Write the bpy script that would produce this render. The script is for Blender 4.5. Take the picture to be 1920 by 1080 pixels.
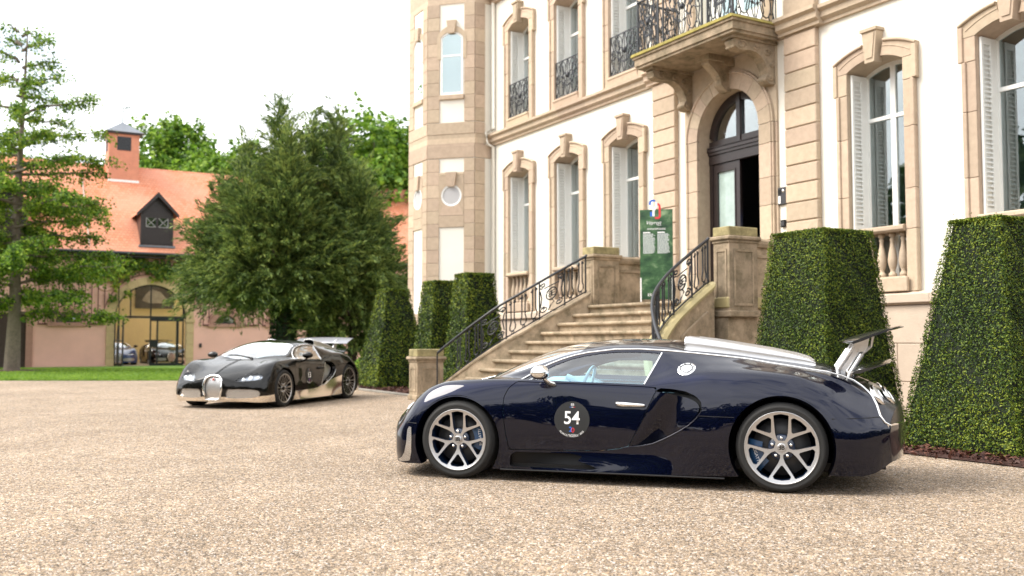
import bpy, bmesh, math, random
import numpy as np
from mathutils import Vector, Matrix
R = math.radians
random.seed(7); rng = np.random.default_rng(7)
for o in list(bpy.data.objects): bpy.data.objects.remove(o)
sc = bpy.context.scene
col = sc.collection

# ------------------------------------------------------------------ camera
F_PX, EYE = 1800.0, 1.195
PITCH = math.atan(99.5 / F_PX)
cam_d = bpy.data.cameras.new('camera')
cam_d.sensor_width = 36.0
cam_d.lens = F_PX / 1920 * 36
cam_d.clip_start = 0.1; cam_d.clip_end = 3000
cam_d.dof.use_dof = True
cam_d.dof.focus_distance = 8.0
cam_d.dof.aperture_fstop = 1.8
cam = bpy.data.objects.new('camera', cam_d)
cam.location = (0, 0, EYE)
cam.rotation_euler = (math.pi / 2 + PITCH, 0, 0)
col.objects.link(cam)
sc.camera = cam

# ------------------------------------------------------------------ sky and sun
SUN_EL, SUN_AZ = R(48), R(-94)        # azimuth from +Y, clockwise positive
world = bpy.data.worlds.new('World'); sc.world = world; world.use_nodes = True
wn = world.node_tree.nodes; wl = world.node_tree.links
bg = wn['Background']
sky = wn.new('ShaderNodeTexSky'); sky.sky_type = 'NISHITA'; sky.sun_disc = False
sky.sun_elevation = SUN_EL; sky.sun_rotation = SUN_AZ
sky.air_density = 1.0; sky.dust_density = 1.5; sky.ozone_density = 1.0
tc = wn.new('ShaderNodeTexCoord')
mp = wn.new('ShaderNodeMapping'); mp.inputs['Scale'].default_value = (1.0, 1.0, 2.2)
cn = wn.new('ShaderNodeTexNoise'); cn.inputs['Scale'].default_value = 2.6; cn.inputs['Detail'].default_value = 7; cn.inputs['Roughness'].default_value = .58
cr = wn.new('ShaderNodeMapRange'); cr.inputs['From Min'].default_value = .30; cr.inputs['From Max'].default_value = .46
mix = wn.new('ShaderNodeMix'); mix.data_type = 'RGBA'
cn2 = wn.new('ShaderNodeTexNoise'); cn2.inputs['Scale'].default_value = 4.5; cn2.inputs['Detail'].default_value = 6
cr2 = wn.new('ShaderNodeValToRGB')
cr2.color_ramp.elements[0].position = .35; cr2.color_ramp.elements[0].color = (9.2, 9.4, 9.8, 1)
cr2.color_ramp.elements[1].position = .65; cr2.color_ramp.elements[1].color = (13.0, 13.0, 13.0, 1)
wl.new(tc.outputs['Generated'], mp.inputs['Vector'])
wl.new(mp.outputs['Vector'], cn.inputs['Vector']); wl.new(mp.outputs['Vector'], cn2.inputs['Vector'])
wl.new(cn.outputs['Fac'], cr.inputs['Value']); wl.new(cn2.outputs['Fac'], cr2.inputs['Fac'])
wl.new(cr.outputs['Result'], mix.inputs['Factor'])
wl.new(sky.outputs['Color'], mix.inputs['A']); wl.new(cr2.outputs['Color'], mix.inputs['B'])
wl.new(mix.outputs['Result'], bg.inputs['Color'])
bg.inputs['Strength'].default_value = 0.055
sun_d = bpy.data.lights.new('sun', 'SUN'); sun_d.energy = 1.5; sun_d.angle = R(34); sun_d.color = (1.0, .93, .82)
sun = bpy.data.objects.new('sun', sun_d); col.objects.link(sun)
sdir = Vector((math.sin(SUN_AZ) * math.cos(SUN_EL), math.cos(SUN_AZ) * math.cos(SUN_EL), math.sin(SUN_EL)))
sun.rotation_euler = sdir.to_track_quat('Z', 'Y').to_euler()
sun.location = sdir * 60
vs = sc.view_settings
vs.view_transform = 'Standard'; vs.look = 'None'; vs.gamma = 1.0; vs.use_curve_mapping = False
vs.exposure = 1.97

# ------------------------------------------------------------------ place axes of the two buildings
TH = math.atan(1025 / 1800)
DV = Vector((-math.sin(TH), math.cos(TH), 0))      # along the chateau front, away to the left
NV = Vector((-math.cos(TH), -math.sin(TH), 0))     # out of the chateau front
def Wp(s, n, z=0.0):
    return DV * s - NV * n + Vector((0, 0, z))

# ------------------------------------------------------------------ materials
MATS = {}
def mat(name, base, rough=.6, metal=0.0, var=0.0, vscale=4.0, bump=0.0, bscale=40.0, coat=0.0, spec=.5, obj_var=0.0, tint=None, stain=0.0, emit=None):
    if name in MATS: return MATS[name]
    m = bpy.data.materials.new(name); m.use_nodes = True
    nt = m.node_tree; N = nt.nodes; L = nt.links
    p = N['Principled BSDF']
    p.inputs['Base Color'].default_value = (*base, 1); p.inputs['Roughness'].default_value = rough
    p.inputs['Metallic'].default_value = metal; p.inputs['Specular IOR Level'].default_value = spec
    if coat: p.inputs['Coat Weight'].default_value = coat; p.inputs['Coat Roughness'].default_value = .015; p.inputs['Coat IOR'].default_value = 1.45
    if emit: p.inputs['Emission Color'].default_value = (*emit[:3], 1); p.inputs['Emission Strength'].default_value = emit[3]
    cur = None
    if var or obj_var or tint or stain or bump:
        t = N.new('ShaderNodeTexCoord'); oi = N.new('ShaderNodeObjectInfo')
        ad = N.new('ShaderNodeVectorMath'); ad.operation = 'ADD'
        ml = N.new('ShaderNodeVectorMath'); ml.operation = 'SCALE'; ml.inputs[0].default_value = (37, 19, 53)
        L.new(oi.outputs['Random'], ml.inputs['Scale'])
        L.new(t.outputs['Object'], ad.inputs[0]); L.new(ml.outputs[0], ad.inputs[1])
        vec = ad.outputs[0]
        rgb = N.new('ShaderNodeRGB'); rgb.outputs[0].default_value = (*base, 1); cur = rgb.outputs[0]
        def mixin(a, b, f, mode='MIX'):
            mx = N.new('ShaderNodeMix'); mx.data_type = 'RGBA'; mx.blend_type = mode
            if isinstance(f, float): mx.inputs['Factor'].default_value = f
            else: L.new(f, mx.inputs['Factor'])
            L.new(a, mx.inputs['A'])
            if isinstance(b, tuple): mx.inputs['B'].default_value = (*b, 1)
            else: L.new(b, mx.inputs['B'])
            return mx.outputs['Result']
        if tint:
            cur = mixin(cur, tint, oi.outputs['Random'])
        if obj_var:
            wnz = N.new('ShaderNodeTexWhiteNoise'); wnz.noise_dimensions = '1D'; L.new(oi.outputs['Random'], wnz.inputs['W'])
            mr = N.new('ShaderNodeMapRange'); mr.inputs['To Min'].default_value = 1 - obj_var; mr.inputs['To Max'].default_value = 1 + obj_var
            L.new(wnz.outputs['Value'], mr.inputs['Value'])
            cb = N.new('ShaderNodeCombineColor')
            for i in range(3): L.new(mr.outputs['Result'], cb.inputs[i])
            cur = mixin(cur, cb.outputs[0], 1.0, 'MULTIPLY')
        if var:
            nz = N.new('ShaderNodeTexNoise'); nz.inputs['Scale'].default_value = vscale; nz.inputs['Detail'].default_value = 8; nz.inputs['Roughness'].default_value = .65
            L.new(vec, nz.inputs['Vector'])
            mr = N.new('ShaderNodeMapRange'); mr.inputs['From Min'].default_value = .25; mr.inputs['From Max'].default_value = .75
            mr.inputs['To Min'].default_value = 1 - var; mr.inputs['To Max'].default_value = 1 + var
            L.new(nz.outputs['Fac'], mr.inputs['Value'])
            cb = N.new('ShaderNodeCombineColor')
            for i in range(3): L.new(mr.outputs['Result'], cb.inputs[i])
            cur = mixin(cur, cb.outputs[0], 1.0, 'MULTIPLY')
        if stain:
            nz = N.new('ShaderNodeTexNoise'); nz.inputs['Scale'].default_value = vscale * .6; nz.inputs['Detail'].default_value = 10; nz.inputs['Roughness'].default_value = .7
            L.new(vec, nz.inputs['Vector'])
            mr = N.new('ShaderNodeMapRange'); mr.inputs['From Min'].default_value = .42; mr.inputs['From Max'].default_value = .70; mr.inputs['To Max'].default_value = stain
            L.new(nz.outputs['Fac'], mr.inputs['Value'])
            cur = mixin(cur, (.075, .065, .03), mr.outputs['Result'])
        L.new(cur, p.inputs['Base Color'])
        if bump:
            nz = N.new('ShaderNodeTexNoise'); nz.inputs['Scale'].default_value = bscale; nz.inputs['Detail'].default_value = 6
            L.new(vec, nz.inputs['Vector'])
            bp = N.new('ShaderNodeBump'); bp.inputs['Strength'].default_value = bump; bp.inputs['Distance'].default_value = .02
            L.new(nz.outputs['Fac'], bp.inputs['Height']); L.new(bp.outputs['Normal'], p.inputs['Normal'])
    MATS[name] = m
    return m

def glass_mat(name, tint=(.75, .85, .86), refl=1.0, rough=0.0, ior=1.5):
    m = bpy.data.materials.new(name); m.use_nodes = True
    nt = m.node_tree; N = nt.nodes; L = nt.links; N.clear()
    o = N.new('ShaderNodeOutputMaterial'); mx = N.new('ShaderNodeMixShader')
    tr = N.new('ShaderNodeBsdfTransparent'); tr.inputs['Color'].default_value = (*tint, 1)
    gl = N.new('ShaderNodeBsdfGlossy'); gl.inputs['Roughness'].default_value = rough; gl.inputs['Color'].default_value = (1, 1, 1, 1)
    fr = N.new('ShaderNodeLayerWeight'); fr.inputs['Blend'].default_value = .5
    pw = N.new('ShaderNodeMath'); pw.operation = 'POWER'; pw.inputs[1].default_value = 4.0
    L.new(fr.outputs['Facing'], pw.inputs[0])
    k = N.new('ShaderNodeMath'); k.operation = 'MULTIPLY_ADD'; k.inputs[1].default_value = .96 * refl; k.inputs[2].default_value = .04 * refl; k.use_clamp = True
    L.new(pw.outputs[0], k.inputs[0]); L.new(k.outputs[0], mx.inputs[0])
    L.new(tr.outputs[0], mx.inputs[1]); L.new(gl.outputs[0], mx.inputs[2]); L.new(mx.outputs[0], o.inputs[0])
    MATS[name] = m
    return m

def leaf_mat(name, c1, c2, c3, transl=.3):
    m = bpy.data.materials.new(name); m.use_nodes = True
    nt = m.node_tree; N = nt.nodes; L = nt.links; N.clear()
    o = N.new('ShaderNodeOutputMaterial'); g = N.new('ShaderNodeNewGeometry')
    rp = N.new('ShaderNodeValToRGB'); e = rp.color_ramp.elements
    e[0].color = (*c1, 1); e[0].position = 0; e[1].color = (*c3, 1); e[1].position = 1
    x = e.new(.55); x.color = (*c2, 1)
    tcx = N.new('ShaderNodeTexCoord'); nz = N.new('ShaderNodeTexNoise'); nz.inputs['Scale'].default_value = .9; nz.inputs['Detail'].default_value = 3
    L.new(tcx.outputs['Object'], nz.inputs['Vector'])
    ad = N.new('ShaderNodeMath'); ad.operation = 'MULTIPLY_ADD'; ad.inputs[1].default_value = 1.1; ad.inputs[2].default_value = -.55
    L.new(nz.outputs['Fac'], ad.inputs[0])
    a2 = N.new('ShaderNodeMath'); a2.operation = 'ADD'; a2.use_clamp = True
    L.new(g.outputs['Random Per Island'], a2.inputs[0]); L.new(ad.outputs[0], a2.inputs[1])
    L.new(a2.outputs[0], rp.inputs['Fac'])
    d = N.new('ShaderNodeBsdfPrincipled'); d.inputs['Roughness'].default_value = .55; d.inputs['Specular IOR Level'].default_value = .3
    t = N.new('ShaderNodeBsdfTranslucent'); mx = N.new('ShaderNodeMixShader'); mx.inputs[0].default_value = transl
    L.new(rp.outputs['Color'], d.inputs['Base Color']); L.new(rp.outputs['Color'], t.inputs['Color'])
    L.new(d.outputs[0], mx.inputs[1]); L.new(t.outputs[0], mx.inputs[2]); L.new(mx.outputs[0], o.inputs[0])
    MATS[name] = m
    return m

STUCCO = mat('stucco', (.76, .73, .655), .85, var=.05, vscale=1.2, bump=.12, bscale=90)
SAND = mat('sandstone', (.455, .365, .265), .85, var=.14, vscale=9, bump=.25, bscale=60, obj_var=.13, tint=(.44, .335, .255))
SANDW = mat('sandstone_weathered', (.36, .28, .195), .9, var=.28, vscale=6, bump=.4, bscale=45, obj_var=.14, stain=.8)
PLINTH = mat('plinth_stone', (.52, .425, .34), .85, var=.10, vscale=3, bump=.2, bscale=50, obj_var=.06)
LICHEN = mat('lichen_stone', (.34, .29, .08), .95, var=.35, vscale=9, bump=.5, bscale=60, stain=.5)
WHITE = mat('white_paint', (.78, .79, .77), .45, var=.03, vscale=6)
IRON = mat('black_iron', (.010, .012, .017), .38, var=.3, vscale=12, spec=.6)
DARKWOOD = mat('dark_stained_wood', (.022, .014, .014), .42, var=.25, vscale=10, bump=.1, bscale=60, coat=.15)
ROOM = mat('interior_plaster', (.34, .36, .35), .9, var=.08)
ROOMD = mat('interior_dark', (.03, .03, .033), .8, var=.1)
GLASS = glass_mat('window_glass', (.72, .84, .85), 4.5)
CLEARG = glass_mat('clear_glass', (.93, .95, .94), .5)
PINK = mat('pink_render', (.74, .42, .355), .9, var=.10, vscale=.9, bump=.25, bscale=40)
PINKSTONE = mat('pink_stone', (.36, .19, .15), .9, var=.14, vscale=6, bump=.3, bscale=40, obj_var=.08)
BLACKM = mat('black_metal_frame', (.012, .014, .018), .4, var=.2)
BARK = mat('bark', (.085, .062, .045), .95, var=.4, vscale=14, bump=.8, bscale=30)
YEWBARK = mat('yew_bark', (.05, .032, .024), .95, var=.4, vscale=12, bump=.8, bscale=25)
RUBBER = mat('tyre_rubber', (.012, .012, .012), .75, var=.15, vscale=30, bump=.06, bscale=200)
CHROME = mat('polished_chrome', (.80, .80, .80), .06, 1.0)
ALU = mat('brushed_aluminium', (.80, .80, .81), .42, 1.0, var=.05, vscale=30)
BLACKP = mat('black_plastic', (.004, .004, .0045), .45, spec=.3)
SLOTB = mat('slot_black', (.002, .002, .003), .3, spec=.25)
RIMS = mat('rim_silver', (.56, .56, .57), .38, 1.0)
CALIPER = mat('blue_caliper_paint', (.02, .07, .16), .35, coat=.6)
DISC = mat('brake_disc', (.022, .022, .024), .5, .0, var=.15, vscale=20)
LAMPG = glass_mat('lamp_lens', (.9, .92, .95), .7)
CARGLASS = glass_mat('car_glass', (.70, .90, .97), 3.0)
PRINTW = mat('white_print', (.85, .85, .85), .5)
PRINTB = mat('blue_print', (.01, .12, .55), .5)
PRINTR = mat('red_print', (.62, .03, .04), .5)

# ------------------------------------------------------------------ object helpers
def setp(o, label=None, cat=None, group=None, kind=None):
    if label: o['label'] = label
    if cat: o['category'] = cat
    if group: o['group'] = group
    if kind: o['kind'] = kind
    return o
def empty(name, loc=(0, 0, 0), rz=0.0, parent=None):
    o = bpy.data.objects.new(name, None); col.objects.link(o)
    o.empty_display_size = .2; o.location = loc; o.rotation_euler = (0, 0, rz); o.parent = parent
    return o
def link(name, me, parent=None, loc=None, rot=None):
    o = bpy.data.objects.new(name, me); col.objects.link(o); o.parent = parent
    if loc is not None: o.location = loc
    if rot is not None: o.rotation_euler = rot
    return o
def copy_tree(o, parent=None):
    c = o.copy(); col.objects.link(c); c.parent = parent
    for ch in list(o.children): copy_tree(ch, c)
    return c
def np_mesh(name, verts, faces, m, smooth=False):
    """fast mesh from numpy arrays; faces is (n,k) with constant k"""
    me = bpy.data.meshes.new(name)
    verts = np.asarray(verts, dtype=np.float32); faces = np.asarray(faces, dtype=np.int32)
    nf, k = faces.shape
    me.vertices.add(len(verts)); me.vertices.foreach_set('co', verts.ravel())
    me.loops.add(nf * k); me.loops.foreach_set('vertex_index', faces.ravel())
    me.polygons.add(nf); me.polygons.foreach_set('loop_start', np.arange(nf, dtype=np.int32) * k)
    me.update(calc_edges=True)
    if smooth: me.polygons.foreach_set('use_smooth', np.ones(nf, dtype=bool))
    if m: me.materials.append(m)
    return me

class MB:
    """collects shapes; build() links them as ONE mesh object"""
    def __init__(s): s.v = []; s.f = []; s.sm = []
    def add(s, vs, fs, smooth=False):
        b = len(s.v); s.v.extend([tuple(v) for v in vs])
        for f in fs: s.f.append(tuple(i + b for i in f)); s.sm.append(smooth)
        return s
    def box(s, x0, x1, y0, y1, z0, z1, bev=0.0):
        if x0 > x1: x0, x1 = x1, x0
        if y0 > y1: y0, y1 = y1, y0
        if z0 > z1: z0, z1 = z1, z0
        if bev <= 0:
            s.add([(x0,y0,z0),(x1,y0,z0),(x1,y1,z0),(x0,y1,z0),(x0,y0,z1),(x1,y0,z1),(x1,y1,z1),(x0,y1,z1)],
                  [(0,3,2,1),(4,5,6,7),(0,1,5,4),(1,2,6,5),(2,3,7,6),(3,0,4,7)])
        else:
            b = min(bev, (x1-x0)*.45, (y1-y0)*.45, (z1-z0)*.45)
            vs = []
            for sx in (0, 1):
                for sy in (0, 1):
                    for sz in (0, 1):
                        X = (x0, x1)[sx]; Y = (y0, y1)[sy]; Z = (z0, z1)[sz]
                        dx = b if sx == 0 else -b; dy = b if sy == 0 else -b; dz = b if sz == 0 else -b
                        vs += [(X, Y+dy, Z+dz), (X+dx, Y, Z+dz), (X+dx, Y+dy, Z)]
            def I(sx, sy, sz, a): return ((sx*2+sy)*2+sz)*3+a
            fs = [(I(0,0,0,0),I(0,0,1,0),I(0,1,1,0),I(0,1,0,0)), (I(1,0,0,0),I(1,1,0,0),I(1,1,1,0),I(1,0,1,0)),
                  (I(0,0,0,1),I(1,0,0,1),I(1,0,1,1),I(0,0,1,1)), (I(0,1,0,1),I(0,1,1,1),I(1,1,1,1),I(1,1,0,1)),
                  (I(0,0,0,2),I(0,1,0,2),I(1,1,0,2),I(1,0,0,2)), (I(0,0,1,2),I(1,0,1,2),I(1,1,1,2),I(0,1,1,2))]
            for sy in (0, 1):
                for sz in (0, 1):
                    fs.append((I(0,sy,sz,1), I(1,sy,sz,1), I(1,sy,sz,2), I(0,sy,sz,2)))
            for sx in (0, 1):
                for sz in (0, 1):
                    fs.append((I(sx,0,sz,0), I(sx,1,sz,0), I(sx,1,sz,2), I(sx,0,sz,2)))
                for sy in (0, 1):
                    fs.append((I(sx,sy,0,0), I(sx,sy,1,0), I(sx,sy,1,1), I(sx,sy,0,1)))
            for sx in (0, 1):
                for sy in (0, 1):
                    for sz in (0, 1): fs.append((I(sx,sy,sz,0), I(sx,sy,sz,1), I(sx,sy,sz,2)))
            s.add(vs, fs)
        return s
    def prism(s, pts, a0, a1, axis='y', smooth=False):
        """extrude polygon pts; axis y: pts are (x,z); axis x: (y,z); axis z: (x,y)"""
        n = len(pts)
        def mk(p, a):
            return (p[0], a, p[1]) if axis == 'y' else (a, p[0], p[1]) if axis == 'x' else (p[0], p[1], a)
        vs = [mk(p, a0) for p in pts] + [mk(p, a1) for p in pts]
        fs = [(i, (i+1) % n, n+(i+1) % n, n+i) for i in range(n)]
        s.add(vs, fs, smooth); s.add(vs, [tuple(range(n-1, -1, -1)), tuple(range(n, 2*n))])
        return s
    def tube(s, path, r, n=6, closed=False, flat=1.0, cap=True):
        P = [Vector(p) for p in path]; m = len(P); vs = []; up = Vector((0, 0, 1))
        rs = r if isinstance(r, (list, tuple)) else [r]*m
        for i in range(m):
            a = P[i-1] if (i > 0 or closed) else P[i]; b = P[(i+1) % m] if (i < m-1 or closed) else P[i]
            t = (b-a); t = t.normalized() if t.length > 1e-9 else Vector((0, 0, 1))
            u = up if abs(t.z) < .95 else Vector((0.3, 1, 0)).normalized()
            e1 = t.cross(u).normalized(); e2 = e1.cross(t).normalized()
            for j in range(n):
                q = 2*math.pi*(j+.5)/n
                vs.append(P[i] + e1*(rs[i]*math.cos(q)) + e2*(rs[i]*flat*math.sin(q)))
        fs = []
        for i in range(m if closed else m-1):
            k = (i+1) % m
            for j in range(n): fs.append((i*n+j, i*n+(j+1) % n, k*n+(j+1) % n, k*n+j))
        s.add(vs, fs, n > 4)
        if cap and not closed:
            s.add(vs[:n], [tuple(range(n-1, -1, -1))]); s.add(vs[-n:], [tuple(range(n))])
        return s
    def lathe(s, prof, n=16, c=(0, 0, 0), axis='z', smooth=True, a0=0.0, a1=2*math.pi):
        """prof: list (r, h)"""
        full = abs(a1-a0-2*math.pi) < 1e-6; cnt = n if full else n+1; vs = []
        for r, h in prof:
            for j in range(cnt):
                q = a0 + (a1-a0)*j/n; x = r*math.cos(q); y = r*math.sin(q)
                vs.append((c[0]+x, c[1]+y, c[2]+h) if axis == 'z' else (c[0]+x, c[1]+h, c[2]+y) if axis == 'y' else (c[0]+h, c[1]+x, c[2]+y))
        fs = []
        for i in range(len(prof)-1):
            for j in range(n):
                k = (j+1) % cnt
                fs.append((i*cnt+j, i*cnt+k, (i+1)*cnt+k, (i+1)*cnt+j))
        s.add(vs, fs, smooth)
        return s
    def xform(s, fn): s.v = [tuple(fn(v)) for v in s.v]; return s
    def mesh(s, name, m, fix=True):
        me = bpy.data.meshes.new(name); me.from_pydata(s.v, [], s.f)
        me.polygons.foreach_set('use_smooth', np.array(s.sm, dtype=bool))
        if fix:
            b = bmesh.new(); b.from_mesh(me); bmesh.ops.recalc_face_normals(b, faces=b.faces); b.to_mesh(me); b.free()
        if m: me.materials.append(m)
        return me
    def build(s, name, m, parent=None, loc=None, rot=None, fix=True):
        return link(name, s.mesh(name, m, fix), parent, loc, rot)

def text_mesh(body, size=1.0, align='CENTER', extrude=0.0, shear=0.0, res=4, bold=0.0):
    cu = bpy.data.curves.new('txt', 'FONT'); cu.body = body; cu.size = size; cu.align_x = align; cu.align_y = 'CENTER'
    cu.extrude = extrude; cu.shear = shear; cu.resolution_u = res; cu.offset = bold
    ob = bpy.data.objects.new('txt', cu); col.objects.link(ob)
    dg = bpy.context.evaluated_depsgraph_get(); dg.update()
    me = bpy.data.meshes.new_from_object(ob.evaluated_get(dg))
    bpy.data.objects.remove(ob); bpy.data.curves.remove(cu)
    return me

def leaves(P, Nrm, size, aspect=.55, jitter=.5, seed=1, along=None):
    """leaf quads: centres P, rough normals Nrm (n,3), size scalar or array"""
    g = np.random.default_rng(seed); n = len(P)
    nn = Nrm + g.normal(0, jitter, (n, 3)); nn /= np.linalg.norm(nn, axis=1)[:, None] + 1e-9
    a = g.normal(0, 1, (n, 3)); t = np.cross(nn, a) if along is None else along+g.normal(0, .28, (n, 3))
    if along is not None: nn = np.cross(t, a); nn /= np.linalg.norm(nn, axis=1)[:, None] + 1e-9
    t = t+0.0; t /= np.linalg.norm(t, axis=1)[:, None] + 1e-9
    b = np.cross(nn, t); sz = (np.ones(n) * size * g.uniform(.65, 1.35, n))[:, None]
    v = np.empty((n, 4, 3)); h = sz*.5
    v[:, 0] = P - t*h; v[:, 1] = P - b*h*aspect + nn*h*.25; v[:, 2] = P + t*h; v[:, 3] = P + b*h*aspect + nn*h*.25
    return v.reshape(-1, 3), np.arange(n*4, dtype=np.int32).reshape(n, 4)
# ------------------------------------------------------------------ cars: one lofted shell, cut into its panels
def pchip(xs, ys, x):
    xs = np.asarray(xs, float); ys = np.asarray(ys, float); h = np.diff(xs); d = np.diff(ys)/h
    m = np.zeros(len(xs))
    for i in range(1, len(xs)-1):
        if d[i-1]*d[i] > 0:
            w1 = 2*h[i]+h[i-1]; w2 = h[i]+2*h[i-1]; m[i] = (w1+w2)/(w1/d[i-1]+w2/d[i])
    m[0] = d[0]; m[-1] = d[-1]
    x = np.clip(x, xs[0], xs[-1]); k = np.clip(np.searchsorted(xs, x)-1, 0, len(h)-1); t = (x-xs[k])/h[k]
    return ((1+2*t)*(1-t)**2*ys[k] + t*(1-t)**2*h[k]*m[k] + t*t*(3-2*t)*ys[k+1] + t*t*(t-1)*h[k]*m[k+1])
SL = [
 [(-.80,.60,.13),(-.74,.80,.115),(-.6,.92,.115),(-.4,.965,.12),(0,.975,.12),(.36,.955,.10),(1.0,.95,.10),(2.34,.965,.117),(2.74,.975,.15),(3.1,.955,.15),(3.37,.92,.15),(3.55,.86,.175),(3.68,.72,.25)],
 [(-.80,.68,.23),(-.74,.87,.225),(-.6,.955,.24),(-.3,.985,.27),(0,1.0,.28),(.4,.965,.25),(1.0,.925,.25),(1.6,.935,.25),(2.34,.985,.28),(2.74,1.01,.3),(3.1,.985,.3),(3.4,.93,.32),(3.6,.83,.38),(3.68,.75,.42)],
 [(-.80,.70,.33),(-.74,.875,.335),(-.6,.95,.37),(-.3,.985,.45),(0,1.0,.5),(.4,.965,.47),(1.0,.925,.45),(1.6,.93,.45),(2.3,.985,.47),(2.74,1.01,.5),(3.1,.985,.5),(3.4,.92,.5),(3.6,.82,.5),(3.68,.75,.49)],
 [(-.80,.67,.39),(-.74,.84,.41),(-.6,.92,.49),(-.45,.945,.59),(-.3,.955,.66),(0,.965,.72),(.4,.945,.70),(1.0,.91,.66),(1.6,.915,.65),(2.1,.945,.70),(2.4,.965,.76),(2.74,.97,.78),(3.0,.945,.74),(3.3,.88,.64),(3.5,.82,.585),(3.6,.77,.56),(3.68,.71,.55)],
 [(-.80,.60,.43),(-.74,.74,.46),(-.6,.82,.58),(-.45,.85,.70),(-.3,.86,.782),(-.1,.865,.835),(.1,.87,.848),(.3,.875,.853),(.5,.88,.848),(.8,.88,.836),(1.2,.875,.826),(1.6,.875,.82),(1.9,.875,.86),(2.2,.88,.915),(2.5,.895,.925),(2.8,.885,.905),(3.1,.84,.82),(3.3,.80,.73),(3.45,.77,.67),(3.6,.71,.62),(3.68,.65,.6)],
 [(-.80,.49,.47),(-.74,.58,.505),(-.6,.64,.60),(-.45,.68,.71),(-.3,.70,.785),(-.1,.72,.828),(.1,.74,.85),(.3,.775,.866),(.5,.81,.874),(.8,.81,.90),(1.2,.80,.905),(1.6,.795,.905),(1.9,.76,.98),(2.2,.755,1.0),(2.5,.775,.985),(2.8,.775,.955),(3.1,.76,.88),(3.3,.735,.80),(3.45,.71,.73),(3.6,.66,.66),(3.68,.6,.63)],
 [(-.80,.38,.50),(-.74,.44,.53),(-.6,.49,.61),(-.3,.56,.755),(0,.62,.828),(.3,.72,.873),(.5,.775,.89),(.8,.735,.965),(1.1,.70,1.01),(1.6,.69,1.02),(1.9,.665,1.06),(2.2,.66,1.05),(2.6,.69,1.01),(2.94,.72,.955),(3.2,.72,.885),(3.4,.69,.79),(3.6,.61,.69),(3.68,.55,.65)],
 [(-.80,.25,.53),(-.74,.29,.56),(-.6,.33,.63),(-.3,.40,.752),(0,.47,.825),(.1,.53,.848),(.3,.66,.885),(.5,.72,.925),(.687,.68,.985),(.874,.63,1.05),(1.092,.59,1.105),(1.326,.575,1.133),(1.542,.572,1.136),(1.782,.577,1.122),(2.267,.60,1.075),(2.6,.63,1.025),(2.942,.66,.966),(3.184,.66,.91),(3.4,.62,.82),(3.6,.52,.72),(3.68,.46,.67)],
 [(-.80,.12,.56),(-.74,.14,.585),(-.6,.17,.648),(-.3,.21,.763),(0,.27,.832),(.1,.30,.852),(.255,.36,.918),(.436,.38,.995),(.6,.37,1.06),(.76,.35,1.113),(.92,.33,1.153),(1.1,.32,1.178),(1.4,.31,1.204),(1.77,.31,1.198),(2.0,.32,1.168),(2.3,.33,1.13),(2.6,.34,1.08),(2.9,.36,1.03),(3.15,.37,.97),(3.35,.37,.89),(3.5,.35,.82),(3.62,.30,.74),(3.68,.26,.685)],
 [(-.80,0,.57),(-.74,0,.60),(-.6,0,.662),(-.4,0,.735),(-.2,0,.79),(0,0,.838),(.1,0,.858),(.255,0,.935),(.436,0,1.02),(.6,0,1.088),(.76,0,1.14),(.92,0,1.178),(1.1,0,1.2),(1.37,0,1.218),(1.54,0,1.218),(1.77,0,1.208),(2.0,0,1.178),(2.3,0,1.138),(2.6,0,1.09),(2.9,0,1.04),(3.15,0,.98),(3.35,0,.90),(3.5,0,.83),(3.62,0,.75),(3.68,0,.69)],
]
NSEG = 8
def bow(us):
    us = np.asarray(us, float)
    return np.where(us < -.1, .20*np.clip((-.1-us)/.7, 0, 1)**1.5, np.where(us > 3.0, -.25*np.clip((us-3.0)/.68, 0, 1)**1.5, 0))
def car_sections(US):
    US = np.asarray(US, float); cp = np.zeros((len(US), 12, 2))
    for i, s in enumerate(SL):
        a = np.array(s); cp[:, i+1, 0] = pchip(a[:, 0], a[:, 1], US); cp[:, i+1, 1] = pchip(a[:, 0], a[:, 2], US)
    cp[:, 0] = 2*cp[:, 1]-cp[:, 2]; cp[:, 11] = cp[:, 9]*np.array([-1, 1])
    out = []; tp = []
    for i in range(1, 10):
        p0, p1, p2, p3 = cp[:, i-1], cp[:, i], cp[:, i+1], cp[:, i+2]
        d1 = np.maximum(np.linalg.norm(p2-p1, axis=1), 1e-4)[:, None]; d0 = np.maximum(np.linalg.norm(p1-p0, axis=1), 1e-4)[:, None]; d2 = np.maximum(np.linalg.norm(p3-p2, axis=1), 1e-4)[:, None]
        d0, d1, d2 = d0**.5, d1**.5, d2**.5
        m1 = (p1-p0)/d0-(p2-p0)/(d0+d1)+(p2-p1)/d1; m2 = (p2-p1)/d1-(p3-p1)/(d1+d2)+(p3-p2)/d2
        m1 *= d1; m2 *= d1
        for k in range(NSEG + (1 if i == 9 else 0)):
            t = k/NSEG; h = (2*t**3-3*t*t+1, t**3-2*t*t+t, -2*t**3+3*t*t, t**3-t*t)
            out.append(h[0]*p1+h[1]*m1+h[2]*p2+h[3]*m2); tp.append(i-1+t)
    Q = np.stack(out, 1)                            # (nu, nt, 2)
    Q[:, :, 0] = np.maximum(Q[:, :, 0], 0); Q[:, -1, 0] = 0
    P = np.zeros(Q.shape[:2]+(3,)); P[:, :, 1:] = Q
    P[:, :, 0] = US[:, None] + bow(US)[:, None]*Q[:, :, 0]**2
    return P, np.array(tp)
_US = np.linspace(-.80, 3.68, 640)
_PP, _TT = car_sections(_US)
_NN = np.cross(np.gradient(_PP, axis=1), np.gradient(_PP, axis=0)); _NN /= np.linalg.norm(_NN, axis=2)[:, :, None]+1e-12
_NN = np.where((_NN[:, :, 1:2] < -1e-3), -_NN, _NN)
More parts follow.
